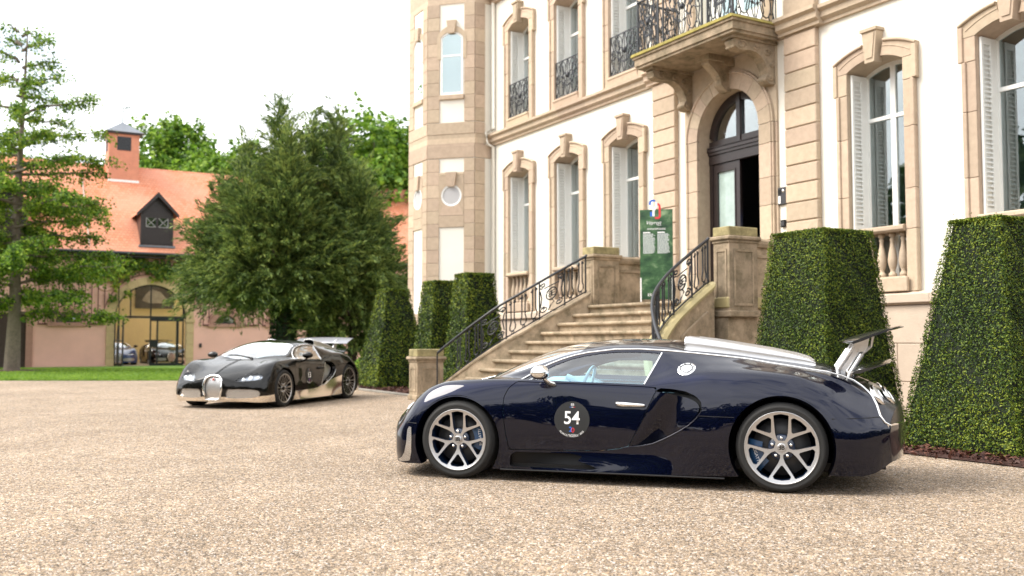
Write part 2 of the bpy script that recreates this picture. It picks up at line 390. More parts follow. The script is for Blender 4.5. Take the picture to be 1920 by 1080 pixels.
def surf_pt(u, z, side=-1, off=0.0):
    """point on the shell flank at side-view position (u,z), and its normal"""
    us = u
    for _ in range(4):
        x = min(max((us+.80)/4.48*639, 0), 638.999); i = int(x); w0 = x-i
        s = _PP[i]*(1-w0)+_PP[i+1]*w0; zz = s[:, 2]
        j = max(int(np.argmax(zz > z)), 1)
        w = (z-zz[j-1])/(zz[j]-zz[j-1]+1e-9); w = min(max(w, 0), 1)
        q = s[j-1]*(1-w)+s[j]*w
        us += (u-q[0])
    n = _NN[i, j]
    q = q + n*off
    sg = 1 if side > 0 else -1
    return Vector((q[0], q[1]*sg, q[2])), Vector((n[0], n[1]*sg, n[2]))

class SM: pass
def shell(nu):
    US = np.concatenate([np.linspace(-.80, -.62, int(nu*.13)), np.linspace(-.61, 3.45, int(nu*.72)), np.linspace(3.46, 3.68, int(nu*.15))])
    P, tp = car_sections(US); nu, nt = P.shape[:2]
    v = P.reshape(-1, 3); t = np.tile(tp, nu); us = np.repeat(US, nt)
    f = [(i*nt+j, i*nt+j+1, (i+1)*nt+j+1, (i+1)*nt+j) for i in range(nu-1) for j in range(nt-1)]
    V = [v]; T = [t]; base = len(v)
    for row, uc, zc, bulge, flip in ((0, -.80, .33, -.035, False), (nu-1, 3.68, .5, .03, True)):
        per = P[row]; nb = 10
        bot = np.stack([np.zeros(nb), np.linspace(0, per[0, 1], nb, endpoint=False), np.full(nb, per[0, 2])], 1)
        bw = float(bow(US[row])); bot[:, 0] = US[row]+bw*bot[:, 1]**2
        ring0 = list(range(base, base+nb)) + [row*nt+j for j in range(nt)]
        V.append(bot); T.append(np.full(nb, -1.0)); base += nb
        allp = np.concatenate([bot, per]); prev = ring0
        L = 16
        for k in range(1, L+1):
            lam = 1-k/L
            q = allp.copy(); q[:, 1] *= lam; q[:, 2] = zc+(q[:, 2]-zc)*lam; q[:, 0] = US[row]+bw*q[:, 1]**2+bulge*(1-lam*lam)
            V.append(q); T.append(np.full(len(q), 20.0 if not flip else 30.0)); cur = list(range(base, base+len(q))); base += len(q)
            for j in range(len(q)-1):
                a = (prev[j], prev[j+1], cur[j+1], cur[j]); f.append(a if flip else a[::-1])
            prev = cur
    s = SM(); s.v = np.concatenate(V); s.t = np.concatenate(T); s.f = f
    fa = np.array(f); n = np.zeros_like(s.v)
    fn = np.cross(s.v[fa[:, 2]]-s.v[fa[:, 0]], s.v[fa[:, 3]]-s.v[fa[:, 1]])
    for k in range(4): np.add.at(n, fa[:, k], fn)
    n /= np.linalg.norm(n, axis=1)[:, None]+1e-12
    c = s.v[:, 1] < 1e-6; n[c, 1] = 0; n /= np.linalg.norm(n, axis=1)[:, None]+1e-12
    # outward check
    w = s.v-np.array([1.4, 0, .5])
    if (n*w).sum() < 0: n = -n; s.f = [q[::-1] for q in s.f]
    s.n = n
    return s
def poly_sdf(x, y, poly):
    p = np.asarray(poly, float); d = np.full(len(x), 1e9); ins = np.zeros(len(x), bool)
    for a, b in zip(p, np.roll(p, -1, 0)):
        e = b-a; w = np.stack([x-a[0], y-a[1]], 1); t = np.clip((w@e)/(e@e+1e-12), 0, 1)
        d = np.minimum(d, np.linalg.norm(w-t[:, None]*e, axis=1))
        c = (a[1] > y) != (b[1] > y)
        with np.errstate(divide='ignore', invalid='ignore'):
            xi = a[0]+(y-a[1])*(b[0]-a[0])/(b[1]-a[1]+1e-15)
        ins ^= c & (x < xi)
    return np.where(ins, -d, d)
def clip(s, f, sign=1):
    """keep the part of s where sign*f > 0"""
    f = f*sign; inside = f > 0; nv = []; cut = {}; remap = {}; faces = []
    V, T, Nn = [], [], []
    def keep(i):
        if i not in remap: remap[i] = len(V); V.append(s.v[i]); T.append(s.t[i]); Nn.append(s.n[i])
        return remap[i]
    def edge(a, b):
        k = (a, b) if a < b else (b, a)
        if k not in cut:
            a, b = k; w = f[a]/(f[a]-f[b]); cut[k] = len(V)
            V.append(s.v[a]*(1-w)+s.v[b]*w); T.append(s.t[a]*(1-w)+s.t[b]*w); n = s.n[a]*(1-w)+s.n[b]*w; Nn.append(n/(np.linalg.norm(n)+1e-12))
        return cut[k]
    for q in s.f:
        ins = [inside[i] for i in q]
        if all(ins): faces.append(tuple(keep(i) for i in q)); continue
        if not any(ins): continue
        r = []
        for i in range(len(q)):
            a, b = q[i], q[(i+1) % len(q)]
            if inside[a]: r.append(keep(a))
            if inside[a] != inside[b]: r.append(edge(a, b))
        if len(r) >= 3: faces.append(tuple(r))
    o = SM(); o.v = np.array(V) if V else np.zeros((0, 3)); o.t = np.array(T); o.n = np.array(Nn) if V else np.zeros((0, 3)); o.f = faces
    return o
def offs(s, d):
    o = SM(); o.t = s.t; o.n = s.n; o.f = s.f; o.v = s.v+s.n*(d if np.isscalar(d) else d[:, None]); return o
def emit(s, name, m, parent, sides='both', flange=0.0, recalc=False):
    v = s.v; n = s.n; F = list(s.f); V = [tuple(p) for p in v]; Nn = [tuple(p) for p in n]
    if sides == 'both':
        mp = []
        for i, p in enumerate(v):
            if p[1] < 1e-5: mp.append(i)
            else: mp.append(len(V)); V.append((p[0], -p[1], p[2])); Nn.append((n[i][0], -n[i][1], n[i][2]))
        F += [tuple(mp[i] for i in q[::-1]) for q in s.f]
    elif sides == 'L':
        V = [(p[0], -p[1], p[2]) for p in V]; Nn = [(p[0], -p[1], p[2]) for p in Nn]; F = [q[::-1] for q in F]
    if flange:
        cnt = {}
        for q in F:
            for i in range(len(q)):
                a, b = q[i], q[(i+1) % len(q)]
                k = (min(a, b), max(a, b)); cnt.setdefault(k, []).append((a, b))
        for k, e in cnt.items():
            if len(e) != 1: continue
            a, b = e[0]
            A = np.array(V[a]); B = np.array(V[b])
            if abs(A[1]) < 1e-5 and abs(B[1]) < 1e-5: continue
            na = np.array(Nn[a]); nb = np.array(Nn[b]); A2 = A-na*flange; B2 = B-nb*flange
            fn = np.cross(A-B, A2-A); l = np.linalg.norm(fn)
            if l < 1e-10: continue
            fn /= l; i0 = len(V)
            V += [tuple(B), tuple(A), tuple(A2), tuple(B2)]; Nn += [tuple(fn)]*4; F.append((i0, i0+1, i0+2, i0+3))
    me = bpy.data.meshes.new(name); me.from_pydata(V, [], F); me.materials.append(m)
    me.polygons.foreach_set('use_smooth', np.ones(len(F), bool))
    if not recalc: me.normals_split_custom_set_from_vertices(Nn)
    return link(name, me, parent)

ARCH_F = (0.0, .325, .388); ARCH_R = (2.72, .357, .408)
SIDEGLASS = [(.60,.862),(.70,.925),(.82,.985),(.944,1.035),(1.07,1.066),(1.187,1.085),(1.33,1.098),(1.483,1.101),(1.62,1.098),(1.735,1.09),(1.68,.96),(1.622,.834),(1.3,.843),(.94,.852)]
SCOOP_WIDE = [(1.30,.325),(1.60,.332),(1.70,.355),(1.841,.421),(1.978,.498),(2.06,.573),(2.105,.65),(2.098,.706),(2.05,.752),(1.97,.785),(1.86,.802),(1.742,.808),(1.40,.83)]
DOOR = [(.52,.8455),(.455,.79),(.42,.711),(.416,.60),(.426,.51),(.448,.38),(.472,.272),(.8,.272),(1.243,.28),(1.40,.30),(1.50,.325),(1.62,.56),(1.735,.808),(1.62,.816),(1.3,.826),(.94,.8355)]
SCOOP = [(1.507,.325),(1.60,.332),(1.70,.355),(1.841,.421),(1.978,.498),(2.06,.573),(2.105,.65),(2.098,.706),(2.05,.752),(1.97,.785),(1.86,.802),(1.742,.808),(1.627,.56)]
SLOT = [(.475,.125),(.485,.225),(.53,.252),(1.0,.25),(1.12,.228),(1.06,.195),(1.2,.15),(1.26,.125)]
TRIM_UZ = [(.555,.862),(.62,.905),(.687,.955),(.78,1.0),(.874,1.038),(.98,1.07),(1.092,1.094),(1.326,1.122),(1.542,1.125),(1.782,1.112),(2.0,1.093),(2.267,1.066),(2.45,1.046),(2.629,1.015),(2.8,.99),(2.942,.966),(3.07,.947),(3.184,.918),(3.28,.878),(3.35,.83),(3.41,.765),(3.445,.69),(3.465,.61),(3.50,.555),(3.56,.53)]
FASCIA = [(3.445,.69),(3.41,.765),(3.35,.83),(3.30,.865),(3.9,.865),(3.9,.53),(3.56,.53),(3.50,.555),(3.465,.61)]

def polar_face(R0, R1, holes, nr=26, na=200, dish=.02):
    rr = np.linspace(R0, R1, nr); aa = np.linspace(0, 2*np.pi, na, endpoint=False)
    r, a = np.meshgrid(rr, aa, indexing='ij'); x = (r*np.cos(a)).ravel(); z = (r*np.sin(a)).ravel()
    y = (dish*(1-((r-R0)/(R1-R0))**2)).ravel()
    s = SM(); s.v = np.stack([x, y, z], 1); s.t = np.zeros(len(x)); s.n = np.tile([0, -1.0, 0], (len(x), 1))
    s.f = [(i*na+j, (i+1)*na+j, (i+1)*na+(j+1) % na, i*na+(j+1) % na) for i in range(nr-1) for j in range(na)]
    fld = np.full(len(x), 1e9)
    for h in holes: fld = np.minimum(fld, h(x, z))
    return clip(s, fld, 1)
def spoke_parts(s, name, m_face, m_side, parent, depth, loc):
    """rim face as a plate of given depth: front face silver, cut sides in their own colour"""
    F = s.f; V = [tuple(p) for p in s.v]
    o = np_quadmesh(name, V, F, m_face, parent, loc)
    cnt = {}
    for q in F:
        for i in range(len(q)):
            a, b = q[i], q[(i+1) % len(q)]; cnt.setdefault((min(a, b), max(a, b)), []).append((a, b))
    V2, F2 = [], []
    for k, e in cnt.items():
        if len(e) == 1:
            a, b = e[0]; A = V[a]; B = V[b]; i0 = len(V2)
            V2 += [B, A, (A[0]*.985, A[1]+depth, A[2]*.985), (B[0]*.985, B[1]+depth, B[2]*.985)]; F2.append((i0, i0+1, i0+2, i0+3))
    sd = np_quadmesh('spoke_side', V2, F2, m_side, parent, loc)
    return o
def np_quadmesh(name, V, F, m, parent, loc):
    me = bpy.data.meshes.new(name); me.from_pydata(V, [], F); me.materials.append(m)
    return link(name, me, parent, loc)

def rot2(x, z, a):
    c, s_ = math.cos(a), math.sin(a); return x*c+z*s_, -x*s_+z*c
def holes_five(Rr):
    H = []
    slot = np.array([(.20,-.08),(.27,-.128),(.40,-.16),(.875,-.192),(.912,0),(.875,.192),(.40,.16),(.27,.128),(.20,.08)])*Rr
    tri = np.array([(.505,-.02),(.79,-.235),(.85,-.195),(.877,0),(.85,.195),(.79,.235),(.505,.02)])*Rr
    for k in range(5):
        a1 = R(90+72*k); a2 = R(270+72*k)
        H.append(lambda x, z, a=a1: poly_sdf(*rot2(x, z, a), slot)-.012*Rr)
        H.append(lambda x, z, a=a2: poly_sdf(*rot2(x, z, a), tri)-.012*Rr)
    return H
def holes_multi(Rr):
    H = []
    for k in range(5):
        for da, w, r0 in ((0, .105, .26), (22, .07, .34), (-22, .07, .34), (36, .05, .5)):
            p = np.array([(r0, -.03), (.6, -w*.8), (.88, -w*1.25), (.91, 0), (.88, w*1.25), (.6, w*.8), (r0, .03)])*Rr
            a = R(90+72*k+da)
            H.append(lambda x, z, a=a, p=p: poly_sdf(*rot2(x, z, a), p)-.008*Rr)
    return H
WHEELCACHE = {}
def wheel(car, kind, u, side, rear, paint_side, detail=True):
    """wheel at (u), side -1 = car's left. Outer face looks towards side."""
    Rt = .355 if rear else .339; Rr = .288 if rear else .266; wd = .365 if rear else .265
    key = (kind, rear)
    yo = side*.968
    w = MB()   # barrel of the rim
    w.lathe([(Rr*.99, .0), (Rr*.965, .02), (Rr*.93, .06), (Rr*.93, wd*.6), (Rr*.97, wd), (.0, wd)], 40, axis='y')
    o = w.build('wheel', paint_side, car, (u, yo, Rt))
    if side > 0: o.rotation_euler = (0, 0, math.pi)
    t = MB(); hw = wd
    prof = [(Rr*.985, .012), (Rr*1.0, .0), (Rr*1.02, .004), (Rr+(Rt-Rr)*.35, -.006), (Rr+(Rt-Rr)*.62, -.004), (Rt-.022, .006), (Rt-.010, .018), (Rt-.003, .034)]
    yy = .034; g = (wd-.068)/5
    for k in range(5):
        y0 = .034+k*g
        prof += [(Rt, y0+.004), (Rt, y0+g-.008)]
        if k < 4: prof += [(Rt-.007, y0+g-.007), (Rt-.007, y0+g+.003)]
    prof += [(Rt-.003, wd-.034), (Rt-.022, wd-.006), (Rr, wd)]
    t.lathe(prof, 72, axis='y'); t.build('tyre', RUBBER, o)
    s = polar_face(.05*Rr, Rr*.975, holes_five(Rr) if kind == 'five' else holes_multi(Rr), nr=24 if detail else 12, na=220 if detail else 80, dish=.03)
    s.v[:, 1] += .006
    spoke_parts(s, 'rim', RIMS if kind == 'five' else MATS['rim_dark_silver'], paint_side, o, .05, (0, 0, 0))
    lip = MB(); lip.lathe([(Rr*.955, .012), (Rr*.965, .002), (Rr*.99, .0), (Rr*1.0, .006)], 72, axis='y'); lip.build('rim_lip', RIMS, o)
    hc = MB(); hc.lathe([(0, .018), (Rr*.1, .018), (Rr*.115, .022), (Rr*.115, .05)], 24, axis='y', smooth=False); hub = hc.build('hub_cap', RIMS if kind == 'five' else BLACKP, o)
    if detail:
        for k in range(5):
            a = R(90+72*k); l = MB(); l.lathe([(0, .008), (.009, .009), (.0125, .014), (.0125, .045)], 8, (Rr*.265*math.cos(a), 0.012, Rr*.265*math.sin(a)), axis='y'); l.build('lug_nut', CHROME, o)
        bk = MB(); bk.lathe([(.03, .045), (Rr*.34, .045), (Rr*.36, .065)], 24, axis='y'); bk.build('hub', paint_side, o)
        for body, dx, fl in (('E', -.012, True), ('B', .011, False)):
            me = text_mesh(body, .046, bold=.001)
            for vx in me.vertices:
                x, y, z = vx.co; vx.co = (((-x) if fl else x)+dx, .0145, y)
            me.materials.append(BLACKP); link('emblem_letter', me, o)
    d = MB(); d.lathe([(Rr*.33, .095), (Rr*.78, .095), (Rr*.78, .125), (Rr*.33, .125)], 40, axis='y'); d.build('brake_disc', DISC, o)
    if detail:
        c = MB(); a0 = -.55 if not rear else math.pi-.55+.2
        if side > 0: a0 = math.pi-a0-1.1
        c.lathe([(Rr*.52, .075), (Rr*.88, .07), (Rr*.9, .09), (Rr*.88, .15), (Rr*.52, .15), (Rr*.52, .075)], 12, axis='y', a0=a0+.1, a1=a0+1.2); cp = c.build('brake_caliper', CALIPER, o)
        me = text_mesh('BUGATTI', .034)
        am = a0+.65; rm = Rr*.72
        for vx in me.vertices:
            x, y, z = vx.co
            X = -y*1.0; Z = x     # text runs tangentially
            vx.co = (math.cos(am)*(rm+X)-math.sin(am)*Z, .0705, math.sin(am)*(rm+X)+math.cos(am)*Z)
        me.materials.append(PRINTW); link('caliper_lettering', me, o)
    return o
def map_text(me, u0, z0, scale_x=1.0, off=.004, side=-1):
    for vx in me.vertices:
        x, y, _ = vx.co
        p, n = surf_pt(u0+x*scale_x*(1 if side < 0 else -1), z0+y, side, off); vx.co = p
    return me
def flat_print(car_part, me, m, name):
    me.materials.append(m); return link(name, me, car_part)
def ring_poly(cx, cz, r, n=40):
    return [(cx+r*math.cos(2*math.pi*k/n), cz+r*math.sin(2*math.pi*k/n)) for k in range(n)]

mat('rim_dark_silver', (.30, .30, .31), .3, 1.0)
def make_car(name, label, group, origin, udir, paint, upper2=None, style='blue', number='54', nu=150, detail=True, wheels='five', trim_m=None, paint_wheel=None):
    car = empty(name, origin, math.atan2(udir.y, udir.x)); setp(car, label, 'car', 'sports cars parked around the courtyard')
    full = shell(nu)
    trim_m = trim_m or CHROME
    v = full.v
    # wheel arches
    s = full
    for cx, cz, rr in (ARCH_F, ARCH_R):
        f = np.hypot(s.v[:, 0]-cx, s.v[:, 2]-cz)-rr
        s = clip(s, f, 1)
    # windscreen
    def ws_field(q):
        y = np.abs(q.v[:, 1]); u = q.v[:, 0]; zz = q.v[:, 2]
        base = u-(.115+.74*y*y); top = (1.07-.12*y*y)-u
        tt = np.where(q.t < 12, (q.t-7.12)*.16, -1)
        return np.minimum(np.minimum(base, top), tt)
    f = ws_field(s); ws = clip(s, f+.001, 1); s = clip(s, f, -1)
    emit(ws, 'windscreen', CARGLASS, car, 'both')
    # side glass
    f = poly_sdf(s.v[:, 0], s.v[:, 2], SIDEGLASS); sg = clip(s, f, -1); s = clip(s, f, 1)
    # thin dark pillar splits the front quarter light
    pl = (sg.v[:, 0]-(.655+(sg.v[:, 2]-.85)*.52))
    q1 = clip(sg, pl+.012, -1); q2 = clip(sg, pl-.012, 1); q3 = clip(clip(sg, pl+.012, 1), pl_field(clip(sg, pl+.012, 1)), -1)
    for sd in ('L', 'R'):
        emit(offs(q1, -.004), 'quarter_light', CARGLASS, car, sd); emit(offs(q2, -.004), 'side_window', CARGLASS, car, sd)
        emit(q3, 'window_pillar', BLACKP, car, sd, .01)
    # side scoop behind the door
    f = poly_sdf(s.v[:, 0], s.v[:, 2], SCOOP); f = np.where(s.t < 6, f, 1.0)
    scp = clip(s, f, -1); s = clip(s, f, 1)
    dl = poly_sdf(scp.v[:, 0], scp.v[:, 2], [(1.507,.325),(1.627,.56),(1.742,.808),(1.70,.808),(1.45,.325)])
    k = np.clip((dl-.01)/.20, 0, 1); k = k*k*(3-2*k)
    gp = np.interp(scp.v[:, 2], [.33, .45, .58, .68, .80], [.004, .010, .026, .040, .030])
    rim_d = poly_sdf(scp.v[:, 0], scp.v[:, 2], SCOOP_WIDE)
    pan = offs(scp, -.004-.095*k); keep_ = -rim_d-gp; pan2 = clip(pan, keep_, 1)
    for sd in ('L', 'R'):
        emit(pan2, 'side_scoop', (ALU if style == 'bronze' else paint), car, sd, recalc=True)
        emit(offs(scp, -.13), 'scoop_duct', SLOTB, car, sd)
    # doors
    f = poly_sdf(s.v[:, 0], s.v[:, 2], DOOR); f = np.where(s.t < 6, f, 1.0)
    door = clip(s, f+.003, -1); s = clip(s, f-.003, 1)
    # rear fascia
    f = poly_sdf(s.v[:, 0], s.v[:, 2], FASCIA)
    fas = clip(s, f, -1); s = clip(s, f, 1)
    emit(offs(fas, -.012), 'rear_fascia', mat('rear_fascia_metal', (.05, .05, .055), .25, .9), car, 'both')
    # front openings: grille, side intakes, headlamps
    HS = [(0,.585),(.07,.578),(.125,.55),(.16,.50),(.175,.43),(.172,.34),(.155,.25),(.135,.175),(.0,.165),(-.135,.175),(-.155,.25)]
    def ff(q, poly):
        g = poly_sdf(np.abs(q.v[:, 1]), q.v[:, 2], poly); return np.where(q.v[:, 0] < -.30, g, 1.0)
    gr = clip(s, ff(s, HS), -1); s = clip(s, ff(s, HS), 1)
    INT = [(.27,.345),(.45,.35),(.70,.345),(.80,.325),(.835,.27),(.80,.215),(.70,.20),(.45,.19),(.25,.20),(.24,.27)]
    it = clip(s, ff(s, INT), -1); s = clip(s, ff(s, INT), 1)
    HL = [(.40,.485),(.55,.49),(.70,.50),(.80,.515),(.825,.55),(.80,.60),(.70,.625),(.58,.62),(.50,.585),(.43,.53)]
    hl = clip(s, ff(s, HL), -1); s = clip(s, ff(s, HL), 1)
    mesh_m = MATS.get('grille_mesh') or grille_mesh()
    g = emit(offs(gr, -.03), 'radiator_grille', mesh_m, car, 'both')
    for sd in ('L', 'R'):
        emit(offs(it, -.035), 'air_intake', mesh_m, car, sd)
        h = emit(offs(hl, -.04), 'headlamp', mat('headlamp_bowl', (.38, .40, .43), .25, .8), car, sd); emit(offs(hl, .001), 'lens', LAMPG, h, sd)
        for yy_, zz_, rr_ in ((.52, .535, .034), (.63, .555, .040), (.735, .565, .034)):
            kk_ = np.argmin((hl.v[:, 1]-yy_)**2+(hl.v[:, 2]-zz_)**2); pp_ = hl.v[kk_]-hl.n[kk_]*.028; sy_ = -1 if sd == 'L' else 1
            m = MB(); m.lathe([(0, .010), (rr_*.45, .008), (rr_*.5, -.004), (rr_*.85, .012), (rr_, .010), (rr_, -.02)], 16); lo_ = m.build('lamp_projector', CHROME, h); lo_.location = (pp_[0], pp_[1]*sy_, pp_[2]); lo_.rotation_mode = 'QUATERNION'; lo_.rotation_quaternion = Vector((-1, .1*sy_, .25)).normalized().to_track_quat('Z', 'Y')
    # two-tone split
    if upper2 is not None:
        def line(q): return q.v[:, 2]-np.interp(q.v[:, 0], [-.9, -.35, .3, .45, 1.2, 1.5, 1.9, 2.3, 2.5, 3.2, 3.6], [.205, .25, .26, .275, .285, .325, .43, .50, .52, .50, .50])
        lo = clip(s, line(s), -1); s = clip(s, line(s), 1)
        emit(lo, 'lower_body', upper2, car, 'both', .03)
    fs_ = poly_sdf(s.v[:, 0], s.v[:, 2], SLOT); fs_ = np.where(s.t < 4, fs_, 1.0)
    slot = clip(s, fs_, -1); s = clip(s, fs_, 1)
    for sd in ('L', 'R'): emit(offs(slot, -.06), 'side_slot', SLOTB, car, sd)  # sill recess; its dark reflection is put into the near-black colour
    body = emit(s, 'body', paint, car, 'both', .10)
    for sg_ in (-1, 1):
        m = MB(); m.tube([surf_pt(u, z, sg_, .002)[0] for u, z in [(1.45,.312),(1.53,.323),(1.60,.330),(1.70,.353),(1.78,.388),(1.86,.428),(1.93,.468),(2.0,.514),(2.06,.57),(2.10,.63)]], [.002, .004, .005, .006, .006, .006, .006, .005, .004, .002], 8); m.build('scoop_lip', paint if style != 'bronze' else ALU, car)
        for gl in ([(2.08,.59),(2.2,.588),(2.36,.586)], [(3.10,.59),(3.25,.592),(3.38,.595),(3.46,.60)], [(-.54,.47),(-.47,.475),(-.38,.47)]):
            m = MB(); m.tube([surf_pt(u, z, sg_, .0005)[0] for u, z in gl], .0035, 5); m.build('panel_gap', BLACKP, car)
        m = MB(); m.tube([surf_pt(u, z, sg_, .002)[0] for u, z in [(1.738,1.092),(1.69,.98),(1.65,.895),(1.622,.832)]], .008, 6); m.build('window_trim', trim_m, car)
    for sd in ('L', 'R'):
        d = emit(door, 'door', paint, car, sd, .03)
        sg_ = -1 if sd == 'L' else 1
        # handle
        hp, hn = surf_pt(1.41, .668, sg_, .022); hq, _ = surf_pt(1.63, .662, sg_, .018)
        m = MB(); mid = (hp+hq)/2+hn*.008
        m.tube([hp-hn*.03, hp, hp.lerp(mid, .4), mid, mid.lerp(hq, .6), hq, hq-hn*.03], [.013, .021, .022, .018, .0155, .0145, .010], 10); m.build('handle', trim_m if style != 'bronze' else BLACKP, d)
    # waistline crease strip and sill
    for sg_ in (-1, 1):
        m = MB(); path = []
        for (u, z) in TRIM_UZ:
            p, n = surf_pt(u, z, sg_, .001); path.append(p)
        m.tube(path, [.006]+[.0085]*(len(path)-8)+[.010]*5+[.009, .007], 8)
        m.build('trim_strip', trim_m if style == 'blue' else ALU, car)
        m = MB(); path = [surf_pt(u, .112, sg_, .004)[0] for u in np.linspace(.40, 2.28, 24)]
        m.tube([Vector((p.x, p.y*1.012, .10)) for p in path], .012, 6, flat=.7); m.build('side_skirt', BLACKP, car)
    # wheel wells and floor
    for (cx, cz, rr) in (ARCH_F, ARCH_R):
        for sg_ in (-1, 1):
            m = MB()
            m.lathe([(rr+.012, 0.0), (rr+.012, .42), (.0, .42)] if sg_ < 0 else [(0, 0), (rr+.012, 0.0), (rr+.012, .42)], 32, (cx, (-.97 if sg_ < 0 else .55), cz), axis='y', a0=-.35, a1=math.pi+.35)
            m.build('wheel_arch_liner', BLACKP, car)
    m = MB(); m.box(-.62, -.36, -.8, .8, .13, .16); m.box(.36, 2.33, -.9, .9, .115, .15); m.box(-.36, .36, -.55, .55, .13, .16); m.box(2.33, 3.12, -.55, .55, .13, .2); m.box(3.12, 3.5, -.75, .75, .19, .23)
    m.build('underbody', BLACKP, car)
    # wheels
    pw = paint_wheel or BLACKP
    for u, rear in ((0.0, False), (2.72, True)):
        for sd in (-1, 1):
            wheel(car, wheels, u, sd, rear, pw, detail and (sd < 0))
    # cabin
    SEAT = mat('seat_leather_'+style, (.60, .74, .80) if style != 'bronze' else (.78, .80, .80), .55, var=.06, vscale=12)
    INN = mat('cabin_trim_'+style, (.46, .60, .66) if style != 'bronze' else (.66, .70, .72), .6, var=.05, vscale=10)
    for yy in (-.36, .36):
        m = MB()
        m.prism([(1.05,.30),(1.50,.27),(1.56,.33),(1.55,.42),(1.10,.44),(1.03,.40)], yy-.23, yy+.23)
        m.prism([(1.46,.40),(1.60,.38),(1.78,.86),(1.74,1.0),(1.66,1.0),(1.60,.86)], yy-.20, yy+.20)
        m.prism([(1.42,.42),(1.55,.40),(1.70,.80),(1.60,.80)], yy-.25, yy-.20); m.prism([(1.42,.42),(1.55,.40),(1.70,.80),(1.60,.80)], yy+.20, yy+.25)
        m.build('seat', SEAT, car)
    m = MB(); m.prism([(.48,.60),(.98,.60),(.94,.78),(.80,.845),(.45,.835)], -.76, .76); m.prism([(.85,.30),(1.6,.30),(1.5,.50),(.95,.62)], -.1, .1); m.build('dashboard', INN, car)
    m = MB()
    cpt = Vector((1.02, -.36, .80)); ax = Vector((-.9, 0, .35)).normalized(); e2 = Vector((.35, 0, .9)).normalized()
    m.tube([cpt+Vector((0, 1, 0))*(.175*math.cos(q))+e2*(.175*math.sin(q)) for q in np.linspace(0, 2*math.pi, 28, endpoint=False)], .015, 8, closed=True)
    m.tube([cpt, cpt+ax*.2], .03, 8); m.tube([cpt-Vector((0, .17, 0)), cpt+Vector((0, .17, 0))], .014, 6); m.build('steering_wheel', INN, car)
    m = MB(); m.box(1.80, 1.84, -.62, .62, .3, 1.02); m.build('bulkhead', INN, car)
    for sg_ in (-1, 1):
        m = MB(); m.prism([(.5,.30),(1.62,.33),(1.70,.79),(.55,.815)], sg_*.835, sg_*.80); m.build('door_card', INN, car)
    # mirrors
    for sg_ in (-1, 1):
        m = MB(); prof = []
        c0 = Vector((.77, sg_*1.02, .925)); n = 14
        rows = []
        for i in range(9):
            a = math.pi*i/8; rr = math.sin(a)**.75; xx = -math.cos(a)
            ring = []
            for j in range(n):
                q = 2*math.pi*j/n
                y = math.cos(q)*.105*rr; z = math.sin(q)*.068*rr*(1.0 if math.sin(q) > 0 else .85)
                ring.append((c0.x+xx*.075+(.02 if xx > 0 else 0)*0-abs(y)*.15, c0.y+y*(1), c0.z+z+xx*.0))
            rows.append(ring)
        vs = [p for r_ in rows for p in r_]; fs = [(i*n+j, i*n+(j+1) % n, (i+1)*n+(j+1) % n, (i+1)*n+j) for i in range(8) for j in range(n)]
        m.add(vs, fs, True)
        mi = m.build('wing_mirror', trim_m if style == 'blue' else BLACKP if style != 'bronze' else paint, car)
        bp, bn = surf_pt(.83, .825, sg_, -.005)
        m = MB(); m.tube([(.80, sg_*.985, .87), (.815, sg_*.95, .845), tuple(bp)], [.022, .03, .045], 10, flat=.6); m.build('mirror_arm', trim_m if style == 'blue' else paint, mi)
    # roof intakes
    for sg_ in (-1, 1):
        m = MB(); st = [(1.925,1.232,.165,.12),(1.95,1.24,.17,.125),(2.1,1.222,.172,.125),(2.258,1.198,.17,.12),(2.45,1.166,.165,.115),(2.625,1.136,.155,.105),(2.842,1.090,.13,.085),(2.94,1.058,.11,.06),(2.99,1.02,.08,.02)]
        rows = []; nn_ = 14
        for (u, zt, w, h) in st:
            yc = sg_*.43
            rows.append([(u, yc+w*math.cos(math.pi*j/nn_)*(abs(math.sin(math.pi*j/nn_))**.25 if 0 < j < nn_ else 1), zt-h*1.35+h*1.35*math.sin(math.pi*j/nn_)**.6) for j in range(nn_+1)])
        vs = [p for r_ in rows for p in r_]; c_ = nn_+1
        m.add(vs, [(i*c_+j, i*c_+j+1, (i+1)*c_+j+1, (i+1)*c_+j) for i in range(len(st)-1) for j in range(nn_)], True)
        it_ = m.build('roof_intake', RIMS if style != 'plain' else paint, car)
        m = MB(); m.prism([(p[1], p[2]) for p in [(0, yc+(rows[2][j][1]-yc)*.8, 1.14+(rows[2][j][2]-1.14)*.7) for j in range(nn_+1)]], 2.10, 2.13, axis='x'); m.build('intake_mouth', BLACKP, it_)
        m = MB(); m.tube(rows[0], .006, 6); m.build('intake_lip', ALU, it_)
    # rear wing and struts
    wing_m = mat('wing_carbon', (.012, .013, .016), .3, coat=.8) if style == 'blue' else (mat('wing_silver', (.34, .34, .36), .35, .9) if style == 'bronze' else paint)
    WS, WD = (.72, 0.0) if style == 'blue' else (.64, .045)
    m = MB(); sec = [(3.20,1.180),(3.24,1.198),(3.32,1.222),(3.45,1.258),(3.57,1.285),(3.665,1.306),(3.665,1.302),(3.57,1.272),(3.45,1.238),(3.32,1.196),(3.23,1.172)]
    ny = 15; rows = []
    for i in range(ny):
        y = -WS+2*WS*i/(ny-1); e = 1-max(0, abs(y)-WS+.1)/.1*.25
        rows.append([(3.43+(a-3.43)*e, y, b+.02*(1-(y/WS)**2)-WD) for a, b in sec])
    k_ = len(sec); vs = [p for r_ in rows for p in r_]
    m.add(vs, [(i*k_+j, i*k_+(j+1) % k_, (i+1)*k_+(j+1) % k_, (i+1)*k_+j) for i in range(ny-1) for j in range(k_)], True)
    m.add(rows[0], [tuple(range(k_))]); m.add(rows[-1], [tuple(range(k_))])
    wg = m.build('rear_wing', wing_m, car)
